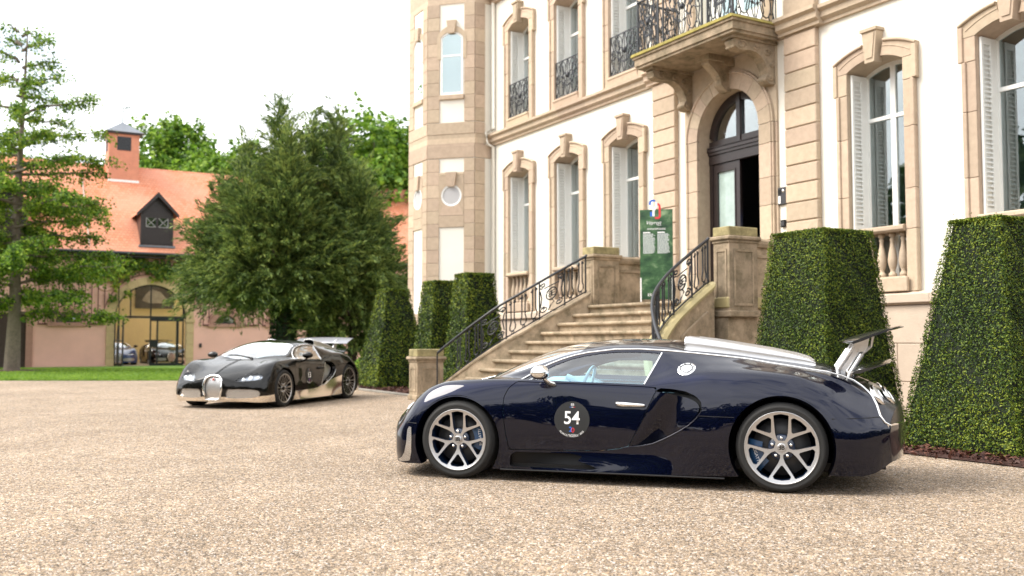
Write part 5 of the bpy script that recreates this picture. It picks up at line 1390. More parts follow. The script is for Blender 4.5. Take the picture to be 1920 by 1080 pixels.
def topiary(s, n, hgt, top, base, label, cnt, leaf, seed):
    o = empty('topiary', Wp(s, n), CH_RZ); setp(o, label, 'topiary', 'clipped yew topiaries along the chateau front')
    g_ = np.random.default_rng(seed)
    def hw(z): return (base+(top-base)*(z/hgt)**.92)/2*(1-.12*np.clip((.12-z)/.12, 0, 1))
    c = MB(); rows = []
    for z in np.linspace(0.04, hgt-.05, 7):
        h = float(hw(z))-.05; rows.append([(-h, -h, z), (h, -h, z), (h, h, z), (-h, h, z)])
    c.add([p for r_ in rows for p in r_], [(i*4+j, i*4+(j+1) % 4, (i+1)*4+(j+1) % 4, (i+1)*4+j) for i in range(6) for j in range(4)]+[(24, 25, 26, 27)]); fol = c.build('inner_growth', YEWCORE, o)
    # points on sides and top
    at = top*top; n_top = int(cnt*.12); n_s = cnt-n_top
    z = hgt*(1-np.sqrt(g_.uniform(0, 1, n_s)*(1-(top/base)**2)+0*(top/base))) ; z = g_.uniform(0, 1, n_s)
    zz = hgt*z; keep = g_.uniform(0, 1, n_s) < hw(zz)*2/base; zz = zz[keep]; k = len(zz)
    fc = g_.integers(0, 4, k); u = g_.uniform(-1, 1, k); h = hw(zz)
    wob = .018*np.sin(zz*5+fc*2+u*3)+.014*np.sin(zz*11+u*7)
    dep = h+wob-np.abs(g_.normal(0, .028, k))-.03*np.clip(np.abs(u)-.9, 0, 1)*10*.35
    x = np.where(fc == 0, dep, np.where(fc == 1, -dep, u*h)); y = np.where(fc == 2, dep, np.where(fc == 3, -dep, u*h))
    N_ = np.stack([np.where(fc == 0, 1, np.where(fc == 1, -1, 0)), np.where(fc == 2, 1, np.where(fc == 3, -1, 0)), np.full(k, .35)], 1).astype(float)
    P = np.stack([x, y, zz], 1)
    xt = g_.uniform(-1, 1, n_top)*top/2*.99; yt = g_.uniform(-1, 1, n_top)*top/2*.99
    Pt = np.stack([xt, yt, hgt-np.abs(g_.normal(0, .022, n_top))-.03*np.clip(np.maximum(np.abs(xt), np.abs(yt))/(top/2)-.85, 0, 1)*3], 1)
    P = np.concatenate([P, Pt]); N_ = np.concatenate([N_, np.tile([0, 0, 1.0], (n_top, 1))])
    # stray shoots
    ks = g_.integers(0, len(P), 160 if leaf < .05 else 20); Ps = P[ks]+N_[ks]*g_.uniform(.02, .07, (len(ks), 1)); P = np.concatenate([P, Ps]); N_ = np.concatenate([N_, N_[ks]])
    v, f = leaves(P, N_, leaf, .42, .75, seed)
    link('foliage', np_mesh('foliage', v, f, YEWLEAF), o)
    MB().tube([(0, 0, 0), (0.01, 0, .3), (0, .01, .8)], [.06, .05, .04], 8).build('trunk', YEWBARK, o)
    return o
topiary(6.54, 9.80, 2.54, .62, 1.50, 'tall clipped yew pyramid with a narrow top, below the window behind the car tail', 105000, .028, 11)
topiary(8.88, 9.72, 2.62, .92, 1.50, 'broad clipped yew block with a wide flat top, beside the landing wall', 115000, .028, 12)
topiary(18.55, 9.62, 2.66, .66, 1.18, 'clipped yew pyramid standing behind the iron railing beside the stairs', 34000, .05, 13)
topiary(20.75, 9.85, 2.62, .66, 1.20, 'dark clipped yew pyramid second from the stairs, below the tower', 30000, .055, 14)
topiary(22.95, 9.55, 2.52, .62, 1.62, 'clipped yew pyramid at the end of the bed, farthest from the stairs', 34000, .055, 15)
# lawn
def grass_mat():
    m = mat('lawn', (.105, .20, .018), .95, var=.3, vscale=.8, bump=.3, bscale=60); return m
LAWN = grass_mat()
lp = [(-80, 29.3), (-30, 29.2), (-14, 29.0), (-8.5, 29.2), (-5.6, 30.5), (-4.9, 33), (-5.0, 38), (-3, 60), (-80, 60)]
m = MB(); m.add([(x, y, .006) for x, y in lp], [tuple(range(len(lp)))]); setp(m.build('lawn', LAWN), kind='structure')
g_ = np.random.default_rng(5); n = 60000
P = np.stack([g_.uniform(-30, -5, n), 29.1+13*g_.uniform(0, 1, n)**1.8, np.full(n, .025)], 1)
P = P[P[:, 1] > np.interp(P[:, 0], [-30, -14, -8.5, -5.6, -4.9], [29.2, 29.0, 29.2, 30.5, 33])]
v, f = leaves(P, np.tile([0, -1.0, .3], (len(P), 1)), .075, .25, .6, 4)
setp(link('grass', np_mesh('grass', v, f, leaf_mat('grass_blades', (.09, .18, .015), (.17, .30, .025), (.28, .40, .04), .4))), 'short mown green grass between the gravel and the pink building', 'grass', None, 'stuff')

# ------------------------------------------------------------------ signs
sg = empty('sign_panel', (2.53, 16.75, ZF), R(-13)); setp(sg, 'upright green printed sign with tricolour logo on the stair landing', 'sign')
def sign_mat():
    m = bpy.data.materials.new('green_photo_print'); m.use_nodes = True; N = m.node_tree.nodes; L = m.node_tree.links; p = N['Principled BSDF']; p.inputs['Roughness'].default_value = .25
    t = N.new('ShaderNodeTexCoord'); mp_ = N.new('ShaderNodeMapping'); mp_.inputs['Scale'].default_value = (2.2, 1, 3.5)
    nz = N.new('ShaderNodeTexNoise'); nz.inputs['Scale'].default_value = 1.6; nz.inputs['Detail'].default_value = 8; nz.inputs['Roughness'].default_value = .6
    rp = N.new('ShaderNodeValToRGB'); e = rp.color_ramp.elements; e[0].position = .36; e[0].color = (.014, .045, .022, 1); e[1].position = .7; e[1].color = (.24, .34, .19, 1); x = e.new(.55); x.color = (.05, .12, .05, 1)
    L.new(t.outputs['Object'], mp_.inputs[0]); L.new(mp_.outputs[0], nz.inputs['Vector']); L.new(nz.outputs['Fac'], rp.inputs['Fac']); L.new(rp.outputs['Color'], p.inputs['Base Color'])
    MATS['green_photo_print'] = m; return m
sp = MB().box(-.285, .285, -.012, .012, .04, 1.62).build('printed_board', sign_mat(), sg)
for sx in (-1, 1): MB().box(sx*.287, sx*.262, -.02, .02, 0, .42).build('white_upright', WHITE, sg)
def sprint(m_, name, mt): m_.build(name, mt, sp)
def rib(pl, wd, y=-.0155):
    m_ = MB(); n_ = len(pl); vs = []
    for i in range(n_):
        a = Vector(pl[max(i-1, 0)]); b = Vector(pl[min(i+1, n_-1)]); t = (b-a).normalized(); q = Vector((-t.y, t.x))*wd/2; p = Vector(pl[i])
        vs += [(p.x+q.x, y, p.y+q.y), (p.x-q.x, y, p.y-q.y), (p.x+q.x, y+.006, p.y+q.y), (p.x-q.x, y+.006, p.y-q.y)]
    m_.add(vs, [f_ for i in range(n_-1) for f_ in ((4*i, 4*i+1, 4*i+5, 4*i+4), (4*i+2, 4*i+6, 4*i+7, 4*i+3), (4*i, 4*i+4, 4*i+6, 4*i+2), (4*i+1, 4*i+3, 4*i+7, 4*i+5))]+[(0, 2, 3, 1), (4*n_-4, 4*n_-3, 4*n_-1, 4*n_-2)])
    return m_
def arcp(cx, cz, rx, rz, a0, a1, n=12): return [(cx+rx*math.cos(R(a)), cz+rz*math.sin(R(a))) for a in np.linspace(a0, a1, n)]
L1 = arcp(-.05, 1.74, .055, .045, 180, 60)
sprint(rib([(-.105, 1.70), (-.105, 1.73)]+arcp(-.055, 1.735, .05, .045, 180, 40), .036), 'logo_blue', PRINTB)
sprint(rib([(-.085, 1.50), (-.085, 1.58)], .038), 'logo_blue', PRINTB)
sprint(rib([(0.0, 1.75), (0, 1.68), (-.045, 1.60), (-.045, 1.50)], .040, -.017), 'logo_white', PRINTW)
sprint(rib([(.015, 1.71)]+arcp(.035, 1.66, .028, .05, 90, 0, 8)+arcp(.035, 1.52, .028, .05, 0, -90, 8)+[(-.02, 1.47)], .036), 'logo_red', PRINTR)
MB().box(-.12, .08, -.008, .004, 1.618, 1.79).build('logo_backing', WHITE, sg) if False else None
for body, sz, x, z, sh in (('Veyron', .085, -.05, 1.385, .35), ('16.4', .042, .045, 1.345, 0), ('ANNIVERSAIRE', .046, 0, 1.275, 0)):
    me = text_mesh(body, sz, shear=sh)
    for v in me.vertices: a, b, c = v.co; v.co = (a*1.05+x, -.0145, b+z)
    me.materials.append(PRINTW); link('sign_lettering', me, sp)
g_ = np.random.default_rng(3)
for cx in (-.125, .125):
    m_ = MB()
    for r_ in range(26):
        z = 1.185-r_*.0135; wd = .16+.05*g_.uniform(); x = cx-.105
        while x < cx-.105+wd:
            l_ = g_.uniform(.012, .04); m_.add([(x, -.0142, z), (min(x+l_, cx+.105), -.0142, z), (min(x+l_, cx+.105), -.0142, z+.0085), (x, -.0142, z+.0085)], [(0, 1, 2, 3)]); x += l_+.006
    o = m_.build('small_print', mat('print_grey', (.62, .66, .66), .5), sp); o['kind'] = 'stuff'
    MB().box(cx-.105, cx+.02, -.0145, -.012, 1.205, 1.225).build('heading_print', PRINTW, sp)
me = text_mesh('EB', .07)
for v in me.vertices: a, b, c = v.co; v.co = (a-.12, -.0145, b+.12)
me.materials.append(PRINTW); link('sign_lettering', me, sp)
tl = CHM @ Vector((.22, .75, ZF+.02)); ts = empty('display_totem', tl, math.atan2(3.0, 17.5)+R(90)-R(22)); setp(ts, 'narrow printed display panel seen edge-on in the open doorway', 'sign')
MB().box(-.30, .30, -.025, .025, 0, 1.55).build('display_board', mat('totem_print', (.35, .42, .45), .4, var=.6, vscale=6), ts); MB().box(-.22, .10, -.02, .02, 1.55, 1.78).build('raised_logo', PRINTB, ts); MB().box(.31, .36, -.03, .03, 0, 1.5).build('white_edge', WHITE, ts)
MB().box(-.34, .36, -.15, .15, -.018, 0).build('foot_plate', ALU, ts)
# ------------------------------------------------------------------ pink stable building (local x along its front, y into it)
SB = 49.0
sb_loc = Wp(SB, 0); sb_rz = math.atan2(-NV.y, -NV.x)
SBM = Matrix.Translation(sb_loc) @ Matrix.Rotation(sb_rz, 4, 'Z')
stb = empty('stable_building', sb_loc, sb_rz); setp(stb, 'pink rendered stable with red tiled roof, arched glass doorway and black dormers', 'building')
AX, AW, AZ = 7.81, 1.645, 2.28
LUN = [4.14, 11.36, 14.2, 16.9, 19.6]
w = MB(); xs = [-8, AX-AW-.02, AX+AW+.02, 26]
def lun_poly(c, r, z0, n=12): return [(c+r*math.cos(math.pi-math.pi*k/n), z0+r*.86*math.sin(math.pi*k/n)) for k in range(n+1)]
def wall_run(a, b, wins):
    x = a
    for c in wins:
        w.box(x, c-.52, 0, .4, 0, 5.25); w.box(c-.52, c+.52, 0, .4, 0, 2.06); w.prism([(c-.52, 5.25)]+lun_poly(c, .52, 2.06)+[(c+.52, 5.25)], 0, .4); x = c+.52
    w.box(x, b, 0, .4, 0, 5.25)
w.box(-8, -.6, 0, .4, 0, 5.25); w.box(-.6, 2.49, 0, .4, 2.5, 5.25)
wall_run(2.49, xs[1], [LUN[0]]); wall_run(xs[2], 26, LUN[1:])
arc = [(AX+(AW+.02)*math.cos(math.pi-math.pi*k/24), AZ+(AW+.02)*math.sin(math.pi*k/24)) for k in range(25)]
w.prism([(xs[1], 5.25)]+arc+[(xs[2], 5.25)], 0, .4)
w.box(-8, -7.6, .4, 10, 0, 5.25); w.box(25.6, 26, .4, 10, 0, 5.25); w.box(-8, 26, 9.6, 10, 0, 5.25)
w.build('wall', PINK, stb)
# roof with gutter
def tile_mat():
    m = bpy.data.materials.new('clay_tiles'); m.use_nodes = True; N = m.node_tree.nodes; L = m.node_tree.links; p = N['Principled BSDF']; p.inputs['Roughness'].default_value = .85
    t = N.new('ShaderNodeTexCoord'); mp_ = N.new('ShaderNodeMapping'); mp_.inputs['Rotation'].default_value = (0, 0, 0)
    sx_ = N.new('ShaderNodeSeparateXYZ'); cx_ = N.new('ShaderNodeCombineXYZ'); L.new(t.outputs['Object'], sx_.inputs[0])
    mz = N.new('ShaderNodeMath'); mz.operation = 'MULTIPLY'; mz.inputs[1].default_value = 1.0
    L.new(sx_.outputs['X'], cx_.inputs['X']); L.new(sx_.outputs['Z'], mz.inputs[0]); L.new(mz.outputs[0], cx_.inputs['Y'])
    b = N.new('ShaderNodeTexBrick'); b.inputs['Scale'].default_value = 1.0; b.inputs['Brick Width'].default_value = .18; b.inputs['Row Height'].default_value = .14; b.inputs['Mortar Size'].default_value = .010; b.inputs['Mortar Smooth'].default_value = .4
    b.inputs['Color1'].default_value = (.54, .17, .07, 1); b.inputs['Color2'].default_value = (.60, .25, .14, 1); b.inputs['Mortar'].default_value = (.26, .075, .04, 1)
    L.new(cx_.outputs[0], b.inputs['Vector'])
    nz = N.new('ShaderNodeTexNoise'); nz.inputs['Scale'].default_value = .5; nz.inputs['Detail'].default_value = 8; L.new(t.outputs['Object'], nz.inputs['Vector'])
    mr = N.new('ShaderNodeMapRange'); mr.inputs['From Min'].default_value = .35; mr.inputs['From Max'].default_value = .65; L.new(nz.outputs['Fac'], mr.inputs['Value'])
    mx = N.new('ShaderNodeMix'); mx.data_type = 'RGBA'; mx.inputs['B'].default_value = (.60, .28, .19, 1)
    mm = N.new('ShaderNodeMath'); mm.operation = 'MULTIPLY'; mm.inputs[1].default_value = .6; L.new(mr.outputs['Result'], mm.inputs[0]); L.new(mm.outputs[0], mx.inputs['Factor'])
    L.new(b.outputs['Color'], mx.inputs['A']); L.new(mx.outputs['Result'], p.inputs['Base Color'])
    bp = N.new('ShaderNodeBump'); bp.inputs['Strength'].default_value = .6; bp.inputs['Distance'].default_value = .03; L.new(b.outputs['Fac'], bp.inputs['Height']); bp.invert = True; L.new(bp.outputs['Normal'], p.inputs['Normal'])
    MATS['clay_tiles'] = m; return m
TILE = tile_mat()
rf = MB(); rf.prism([(-.45, 5.28), (-.45, 5.40), (5.0, 10.36), (5.4, 10.36), (5.4, 10.2), (.1, 5.28)], -8.3, 26.3, axis='x'); rf = rf.build('roof', TILE, stb)
for k in range(60):
    a = -8.3+k*.577; MB().lathe([(.11, 0), (.12, .56)], 8, (a, 5.2, 10.36), axis='x', a0=-.3, a1=math.pi+.3).build('ridge_tile', TILE, rf)
MB().tube([(-8.3, -.52, 5.36), (26.3, -.52, 5.36)], .085, 8).build('gutter', BLACKM, rf)
MB().box(-8, 26, -.44, .0, 5.19, 5.275).build('eaves_board', DARKWOOD, rf)
MB().prism([(4.5, 9.93), (4.5, 9.98), (-.2, 5.70), (-.2, 5.65)], 4.95, 5.0, axis='x').build('verge_strip', mat('mortar_pale', (.45, .38, .32), .9), rf)
# dormers
LEAD = mat('lead_sheet', (.15, .165, .19), .5, var=.1)
def dormer(x):
    zb, ze, za, hw, yf = 5.85, 7.45, 8.36, .74, .05
    m = MB(); m.prism([(x-hw, zb), (x+hw, zb), (x+hw, ze), (x, za-.08), (x-hw, ze)], yf, 2.6)
    d = m.build('dormer', DARKWOOD, rf)
    k = 6
    for sx in (-1, 1):
        MB().prism([(x, za+.05), (x+sx*(hw+.24), ze-.14), (x+sx*(hw+.24), ze-.22), (x, za-.06)], yf-.25, 3.4).build('dormer_roof', TILE, d) if False else None
    return d, (zb, ze, za, hw, yf)
def dormer_full(x):
    d, (zb, ze, za, hw, yf) = dormer(x)
    # third level is reached, so the pieces hang from the building itself beside the dormer body
    for sx in (-1, 1):
        MB().prism([(x, za+.04), (x+sx*(hw+.22), ze-.10), (x+sx*(hw+.22), ze-.16), (x, za-.03)], yf-.28, 3.4).build('dormer_slope', TILE, d)
        MB().prism([(x, za+.07), (x+sx*(hw+.24), ze-.09), (x+sx*(hw+.24), ze-.26), (x, za-.16)], yf-.34, yf-.28).build('barge_board', DARKWOOD, d)
    fr = MB(); fr.box(x-hw+.08, x+hw-.08, yf-.05, yf, zb+.05, ze-.1); fr.box(x-hw-.02, x-hw+.1, yf-.07, yf, zb, ze); fr.box(x+hw-.1, x+hw+.02, yf-.07, yf, zb, ze); fr.box(x-hw, x+hw, yf-.07, yf, ze-.12, ze)
    fr.build('hatch_frame', DARKWOOD, d)
    for q in (-1, 1):
        c = x+q*.28; g2 = MB(); g2.box(c-.22, c+.22, yf-.06, yf-.052, ze-.72, ze-.28); g2.build('hatch_glass', GLASS, d)
        b2 = MB()
        for p0, p1 in (((c-.22, ze-.72), (c+.22, ze-.28)), ((c-.22, ze-.28), (c+.22, ze-.72)), ((c-.22, ze-.72), (c+.22, ze-.72)), ((c+.22*q, ze-.72), (c+.22*q, ze-.28))): b2.tube([(p0[0], yf-.07, p0[1]), (p1[0], yf-.07, p1[1])], .022, 4)
        b2.build('cross_bars', mat('weathered_grey', (.32, .30, .30), .8), d)
    MB().box(x-hw-.1, x+hw+.1, yf-.2, yf, zb-.12, zb-.02).build('lead_apron', LEAD, d)
for x in (8.0, 1.55, 14.4, 19.2): dormer_full(x)
# cupola
cx, cy, hw = 6.95, 4.75, .74
m = MB(); m.box(cx-hw, cx+hw, cy-hw, cy+hw, 9.2, 12.05); cu = m.build('cupola', mat('cupola_tiles', (.56, .24, .15), .85, var=.14, vscale=3, bump=.2), rf)
MB().add([(cx-hw-.22, cy-hw-.22, 12.05), (cx+hw+.22, cy-hw-.22, 12.05), (cx+hw+.22, cy+hw+.22, 12.05), (cx-hw-.22, cy+hw+.22, 12.05), (cx, cy, 12.75), (cx, cy, 12.0)], [(0, 1, 4), (1, 2, 4), (2, 3, 4), (3, 0, 4), (0, 3, 2, 1)]).build('cupola_roof', LEAD, cu)
MB().box(cx-hw-.12, cx+hw+.12, cy-hw-.12, cy+hw+.12, 11.96, 12.045).build('cupola_eaves', DARKWOOD, cu)
MB().box(cx-hw-.02, cx+hw+.02, cy-hw-.02, cy-hw+.2, 9.42, 9.56).build('lead_flashing', WHITE, cu)
for fx in (0, 1):
    l = MB()
    for k in range(9):
        z = 11.12+k*.075
        if fx == 0: l.box(cx-.32, cx+.32, cy-hw-.03, cy-hw+.0, z, z+.045)
        else: l.box(cx-hw-.03, cx-hw, cy-.32, cy+.32, z, z+.045)
    if fx == 0: l.box(cx-.34, cx+.34, cy-hw-.012, cy-hw-.002, 11.1, 11.82)
    else: l.box(cx-hw-.012, cx-hw-.002, cy-.34, cy+.34, 11.1, 11.82)
    l.build('louvre', BLACKM, cu)
v_ = MB(); v_.tube([(cx, cy, 12.7), (cx, cy, 13.75)], .035, 6); v_.lathe([(0, -.05), (.05, 0), (0, .05)], 8, (cx, cy, 13.2)); v_.prism([(cx+.05, 13.45), (cx+.3, 13.5), (cx+.42, 13.62), (cx+.36, 13.66), (cx+.28, 13.56), (cx+.15, 13.58), (cx+.05, 13.5)], cy-.03, cy+.03); v_.tube([(cx-.35, cy, 13.3), (cx+.35, cy, 13.3)], .012, 4); v_.tube([(cx, cy, 13.75), (cx, cy, 13.9)], [.03, .002], 6)
v_.build('weather_vane', mat('verdigris', (.03, .08, .07), .7), cu)
# arch stones, door glazing, garage room
SANDY = mat('yellow_sandstone', (.50, .36, .20), .9, var=.12, vscale=5, bump=.2, obj_var=.08)
ar = MB()
ar.box(AX-AW, AX-AW-.36, -.06, .01, 0, .35)
ar = ar.build('arch_surround', SANDY, stb)
MB().box(AX+AW, AX+AW+.36, -.06, .01, 0, .35).build('jamb_stone', SANDY, ar)
nv = 13
for k in range(nv):
    a0, a1 = math.pi*k/nv, math.pi*(k+1)/nv; q = .004
    MB().prism([(AX+math.cos(a)*r, AZ+math.sin(a)*r) for r, aa in ((AW, (a0+q, (a0+a1)/2, a1-q)), (AW+.36, (a1-q, (a0+a1)/2, a0+q))) for a in aa], -.05, .3).build('arch_stone', SANDY, ar)
for sx in (-1, 1):
    for z0, z1, e in ((.36, 1.0, 0), (1.01, 1.6, 0), (1.61, 2.1, 0), (2.11, AZ-.005, .04)):
        MB().box(AX+sx*(AW-e), AX+sx*(AW+.36+e), -.05-e, .3, z0, z1, .008).build('jamb_stone', SANDY, ar)
dg = MB(); yg = .12
arc = [(AX+(AW-.03)*math.cos(math.pi-math.pi*k/24), AZ+(AW-.03)*math.sin(math.pi*k/24)) for k in range(25)]
dg.tube([(p[0], yg, p[1]) for p in arc], .045, 4); dg.box(AX-AW, AX+AW, yg-.04, yg+.04, AZ+.02, AZ+.12)
for x in (AX-.92, AX, AX+1.52): dg.box(x-.03, x+.03, yg-.035, yg+.035, 0 if x != AX-.92 else AZ, AZ+math.sqrt(max(AW**2-(x-AX)**2, 0))-.05)
dg.box(AX+.0, AX+1.5, yg-.035, yg+.035, 0, .12); dg.box(AX+.28, AX+.36, yg-.03, yg+.03, .12, AZ); dg.box(AX+1.2, AX+1.32, yg-.03, yg+.03, .12, AZ); dg.box(AX, AX+1.5, yg-.03, yg+.03, AZ-.12, AZ+.02); dg.box(AX+.02, AX+.28, yg-.06, yg+.03, .9, 1.25)
dg = dg.build('glazed_doorway', BLACKM, stb)
MB().prism([(AX-AW+.05, AZ+.12)]+[(AX+(AW-.06)*math.cos(math.pi-math.pi*k/20), AZ+.12+(AW-.14)*math.sin(math.pi*k/20)) for k in range(1, 20)]+[(AX+AW-.05, AZ+.12)], yg-.004, yg+.004).build('fanlight_pane', CLEARG, dg)
MB().box(AX+.36, AX+1.2, yg-.004, yg+.004, .12, AZ-.12).build('pane', CLEARG, dg)
dl = MB(); dl.box(0, .06, -.03, .03, 0, AZ); dl.box(.84, .90, -.03, .03, 0, AZ); dl.box(.06, .84, -.03, .03, 0, .12); dl.box(.06, .84, -.03, .03, AZ-.08, AZ); dl.box(.42, .46, -.03, .03, .12, AZ-.08); dl.tube([(.1, -.06, .85), (.1, -.06, 1.2)], .015, 6)
dlo = dl.build('open_door_leaf', BLACKM, dg, (AX-AW+.02, yg-.05, .02), (0, 0, R(-72)))
MB().box(.06, .84, -.004, .004, .12, AZ-.08).build('leaf_pane', GLASS, dlo) if False else None
CREAM = mat('garage_cream', (.86, .76, .47), .85, var=.05)
rm = MB(); rm.box(4.6, 11.4, 8.9, 9.0, 0, 5.2); rm.box(4.5, 4.6, .42, 9, 0, 5.2); rm.box(11.4, 11.5, .42, 9, 0, 5.2)
rm.box(6.6, 6.75, 8.4, 8.9, 0, 5.2); rm.build('garage_room', CREAM, stb)
MB().box(4.6, 11.4, .3, 8.9, .004, .012).build('garage_floor', mat('garage_tiles', (.34, .27, .19), .35, var=.08), stb)
pc = MB().box(8.35, 10.45, 8.80, 8.86, 3.05, 4.65).build('wall_picture', mat('picture_grey', (.10, .095, .09), .5, var=.7, vscale=1.2), stb)
MB().prism([(8.7, 3.5), (9.1, 3.35), (9.9, 3.35), (10.1, 3.55), (9.7, 4.0), (9.2, 4.15), (8.9, 3.85)], 8.79, 8.798).build('picture_shape', mat('picture_pale', (.42, .40, .36), .5, var=.4, vscale=2), pc)
# lunette windows
for c in LUN:
    for k in range(7):
        a0, a1 = math.pi*k/7, math.pi*(k+1)/7; q = .008
        MB().prism([(c+math.cos(a)*r, 2.06+math.sin(a)*r*.88) for r, aa in ((.50, (a0+q, (a0+a1)/2, a1-q)), (.78, (a1-q, (a0+a1)/2, a0+q))) for a in aa], -.06, .2).build('lunette_stone', PINKSTONE, ar) if False else None
    lw = MB(); lw.tube([(p[0], .15, p[1]) for p in lun_poly(c, .46, 2.08)], .035, 4); lw.box(c-.5, c+.5, .12, .18, 2.06, 2.12)
    for a in (45, 90, 135): lw.tube([(c, .15, 2.1), (c+.46*math.cos(R(a)), .15, 2.08+.40*math.sin(R(a)))], .016, 4)
    lw = lw.build('lunette_window', BLACKM, stb)
    MB().prism(lun_poly(c, .46, 2.09), .147, .153).build('pane', GLASS, lw)
    for k in range(7):
        a0, a1 = math.pi*k/7, math.pi*(k+1)/7; q = .008
        MB().prism([(c+math.cos(a)*r, 2.06+math.sin(a)*r*.88) for r, aa in ((.50, (a0+q, (a0+a1)/2, a1-q)), (.78, (a1-q, (a0+a1)/2, a0+q))) for a in aa], -.06, .2).build('surround_stone', PINKSTONE, lw)
    MB().box(c-.85, c+.85, -.09, .1, 1.88, 2.055, .01).build('lunette_sill', PINKSTONE, lw)
    MB().box(c-.6, c+.6, .5, .55, 1.9, 2.7).build('cream_room_panel', CREAM, lw)  # cream panel behind the pane stands in for a lit room
# niche, pilaster, garage door
nm = MB(); nm.lathe([(.30, -.03), (.34, -.07), (.42, -.07), (.47, -.03), (.47, .01)], 28, (5.75, 0, 4.0), axis='y'); nm.box(5.25, 6.25, -.025, .0, 3.35, 3.9); nm.build('round_niche', PINK, stb)
MB().box(2.42, 2.70, -.05, .02, 0, 2.9).build('corner_post', PINKSTONE, stb)
gd = MB().box(-.6, 2.44, .10, .16, 0, 2.5).build('garage_door', mat('brown_boards', (.05, .028, .024), .6, var=.2, vscale=8), stb)
for k in range(12): MB().box(-.6, 2.42, .075, .10, .02+k*.205, .02+k*.205+.196, .004).build('board', mat('brown_boards', (.05, .028, .024)), gd)
MB().tube([(2.2, .03, 1.0), (2.2, .03, 1.06)], .03, 8).build('handle', CHROME, gd)
# trellis bars
TR = mat('red_brown_trellis', (.10, .03, .025), .7, var=.2)
def trellis(x0, x1, z0, z1, low=None):
    n = int((x1-x0)/.27); t_ = MB(); t_.box(x0, x1, -.08, -.045, z1-.06, z1)
    o = t_.build('trellis', TR, stb)
    if low is None: MB().box(x0, x1, -.08, -.045, z0, z0+.07).build('trellis_rail', TR, o)
    for k in range(n+1):
        x = x0+(x1-x0)*k/n; zb = z0 if low is None else low(x)
        for c in LUN:
            if abs(x-c) < .86: zb = max(zb, 2.06+.86*math.sqrt(max(1-((x-c)/.88)**2, 0))*.92)
        if zb < z1-.1: MB().box(x-.02, x+.02, -.115, -.08, zb, z1).build('slat', TR, o)
    for c in LUN:
        if x0 < c < x1:
            MB().tube([(c+.86*math.cos(a), -.09, 2.06+.80*math.sin(a)) for a in np.linspace(.05, math.pi-.05, 14)], .028, 4).build('trellis_arch', TR, o)
trellis(10.25, 13.0, 1.95, 4.3); trellis(13.2, 15.6, 1.95, 4.3); trellis(15.8, 18.2, 1.95, 4.3); trellis(18.4, 21.5, 1.95, 4.3); trellis(2.9, 5.7, 1.95, 4.3)
trellis(6.35, 10.1, 2.4, 4.85, lambda x: AZ+math.sqrt(max((AW+.50)**2-(x-AX)**2, 0)) if abs(x-AX) < AW+.5 else 2.6)
MB().tube([(AX+(AW+.5)*math.cos(a), -.09, AZ+(AW+.5)*math.sin(a)) for a in np.linspace(.25, math.pi-.25, 24)], .028, 4).build('trellis_arch', TR, stb)
for (x, z, nm_, lb) in ((10.15, .98, 'door_keypad', 'small black keypad on the pink wall right of the glazed archway'),):
    o = MB().box(-.06, .06, -.06, 0, -.10, .10, .01).build(nm_, BLACKM, None, SBM @ Vector((x, -.003, z)), (0, 0, sb_rz)); setp(o, lb, 'keypad')
    MB().box(-.04, .04, -.066, -.059, -.06, .02).build('keys', mat('anthracite', (.03, .03, .034)), o)
# vine over the arch
VINE = leaf_mat('vine_leaves', (.03, .075, .01), (.11, .19, .02), (.33, .36, .03), .35)
g_ = np.random.default_rng(21); P = []
for c in range(70):
    x = g_.uniform(4.3, 10.6); z = 4.72+.16*math.sin(x*2)+g_.normal(0, .14); k = int(g_.uniform(20, 60)); P.append(np.stack([g_.normal(x, .16, k), -.14-np.abs(g_.normal(0, .07, k)), g_.normal(z, .13, k)], 1))
for c in range(8): x = 6.3+g_.normal(0, .25); z = g_.uniform(3.1, 4.7); k = 30; P.append(np.stack([g_.normal(x, .12, k), -.14-np.abs(g_.normal(0, .07, k)), g_.normal(z, .13, k)], 1))
P = np.concatenate(P); v, f = leaves(P, np.tile([0, -1.0, .3], (len(P), 1)), .15, .8, .5, 8)
vn = empty('climbing_vine', sb_loc, sb_rz); setp(vn, 'green and yellow vine trained along the wall over the glazed archway', 'vine')
link('foliage', np_mesh('foliage', v, f, VINE), vn)
MB().tube([(6.3, -.11, 0.02), (6.28, -.1, 1.2), (6.35, -.11, 2.6), (6.3, -.11, 4.0), (6.6, -.11, 4.7), (8, -.11, 4.75), (10.4, -.11, 4.7)], [.035, .03, .03, .025, .02, .018, .01], 6).build('stem', BARK, vn)
# ------------------------------------------------------------------ trees
def tube_tree(parts, name, m, parent):
    mb_ = MB()
    for path, rad in parts: mb_.tube(path, rad, 8)
    return mb_.build(name, m, parent)
def spray_leaves(starts, dirs, length, per, spread, size, seed, droop=.25, aspect=.5, nz=.5, feather=False):
    g_ = np.random.default_rng(seed); n = len(starts)
    t = g_.uniform(0, 1, (n, per)); L_ = length*g_.uniform(.6, 1.35, (n, 1))
    P = starts[:, None, :]+dirs[:, None, :]*(t*L_)[:, :, None]
    P[:, :, 2] -= droop*(t**2)*L_
    P += g_.normal(0, 1, P.shape)*spread*(1.05-.6*t)[:, :, None]
    P = P.reshape(-1, 3); N_ = np.repeat(dirs, per, 0)*.6+np.array([0, 0, nz])
    if feather:
        al = np.repeat(dirs, per, 0).reshape(n, per, 3).copy(); al[:, :, 2] -= 2*droop*t; al = al.reshape(-1, 3); al /= np.linalg.norm(al, axis=1)[:, None]
        return leaves(P, N_, size, aspect, .6, seed+1, along=al)
    return leaves(P, N_, size, aspect, .6, seed+1)
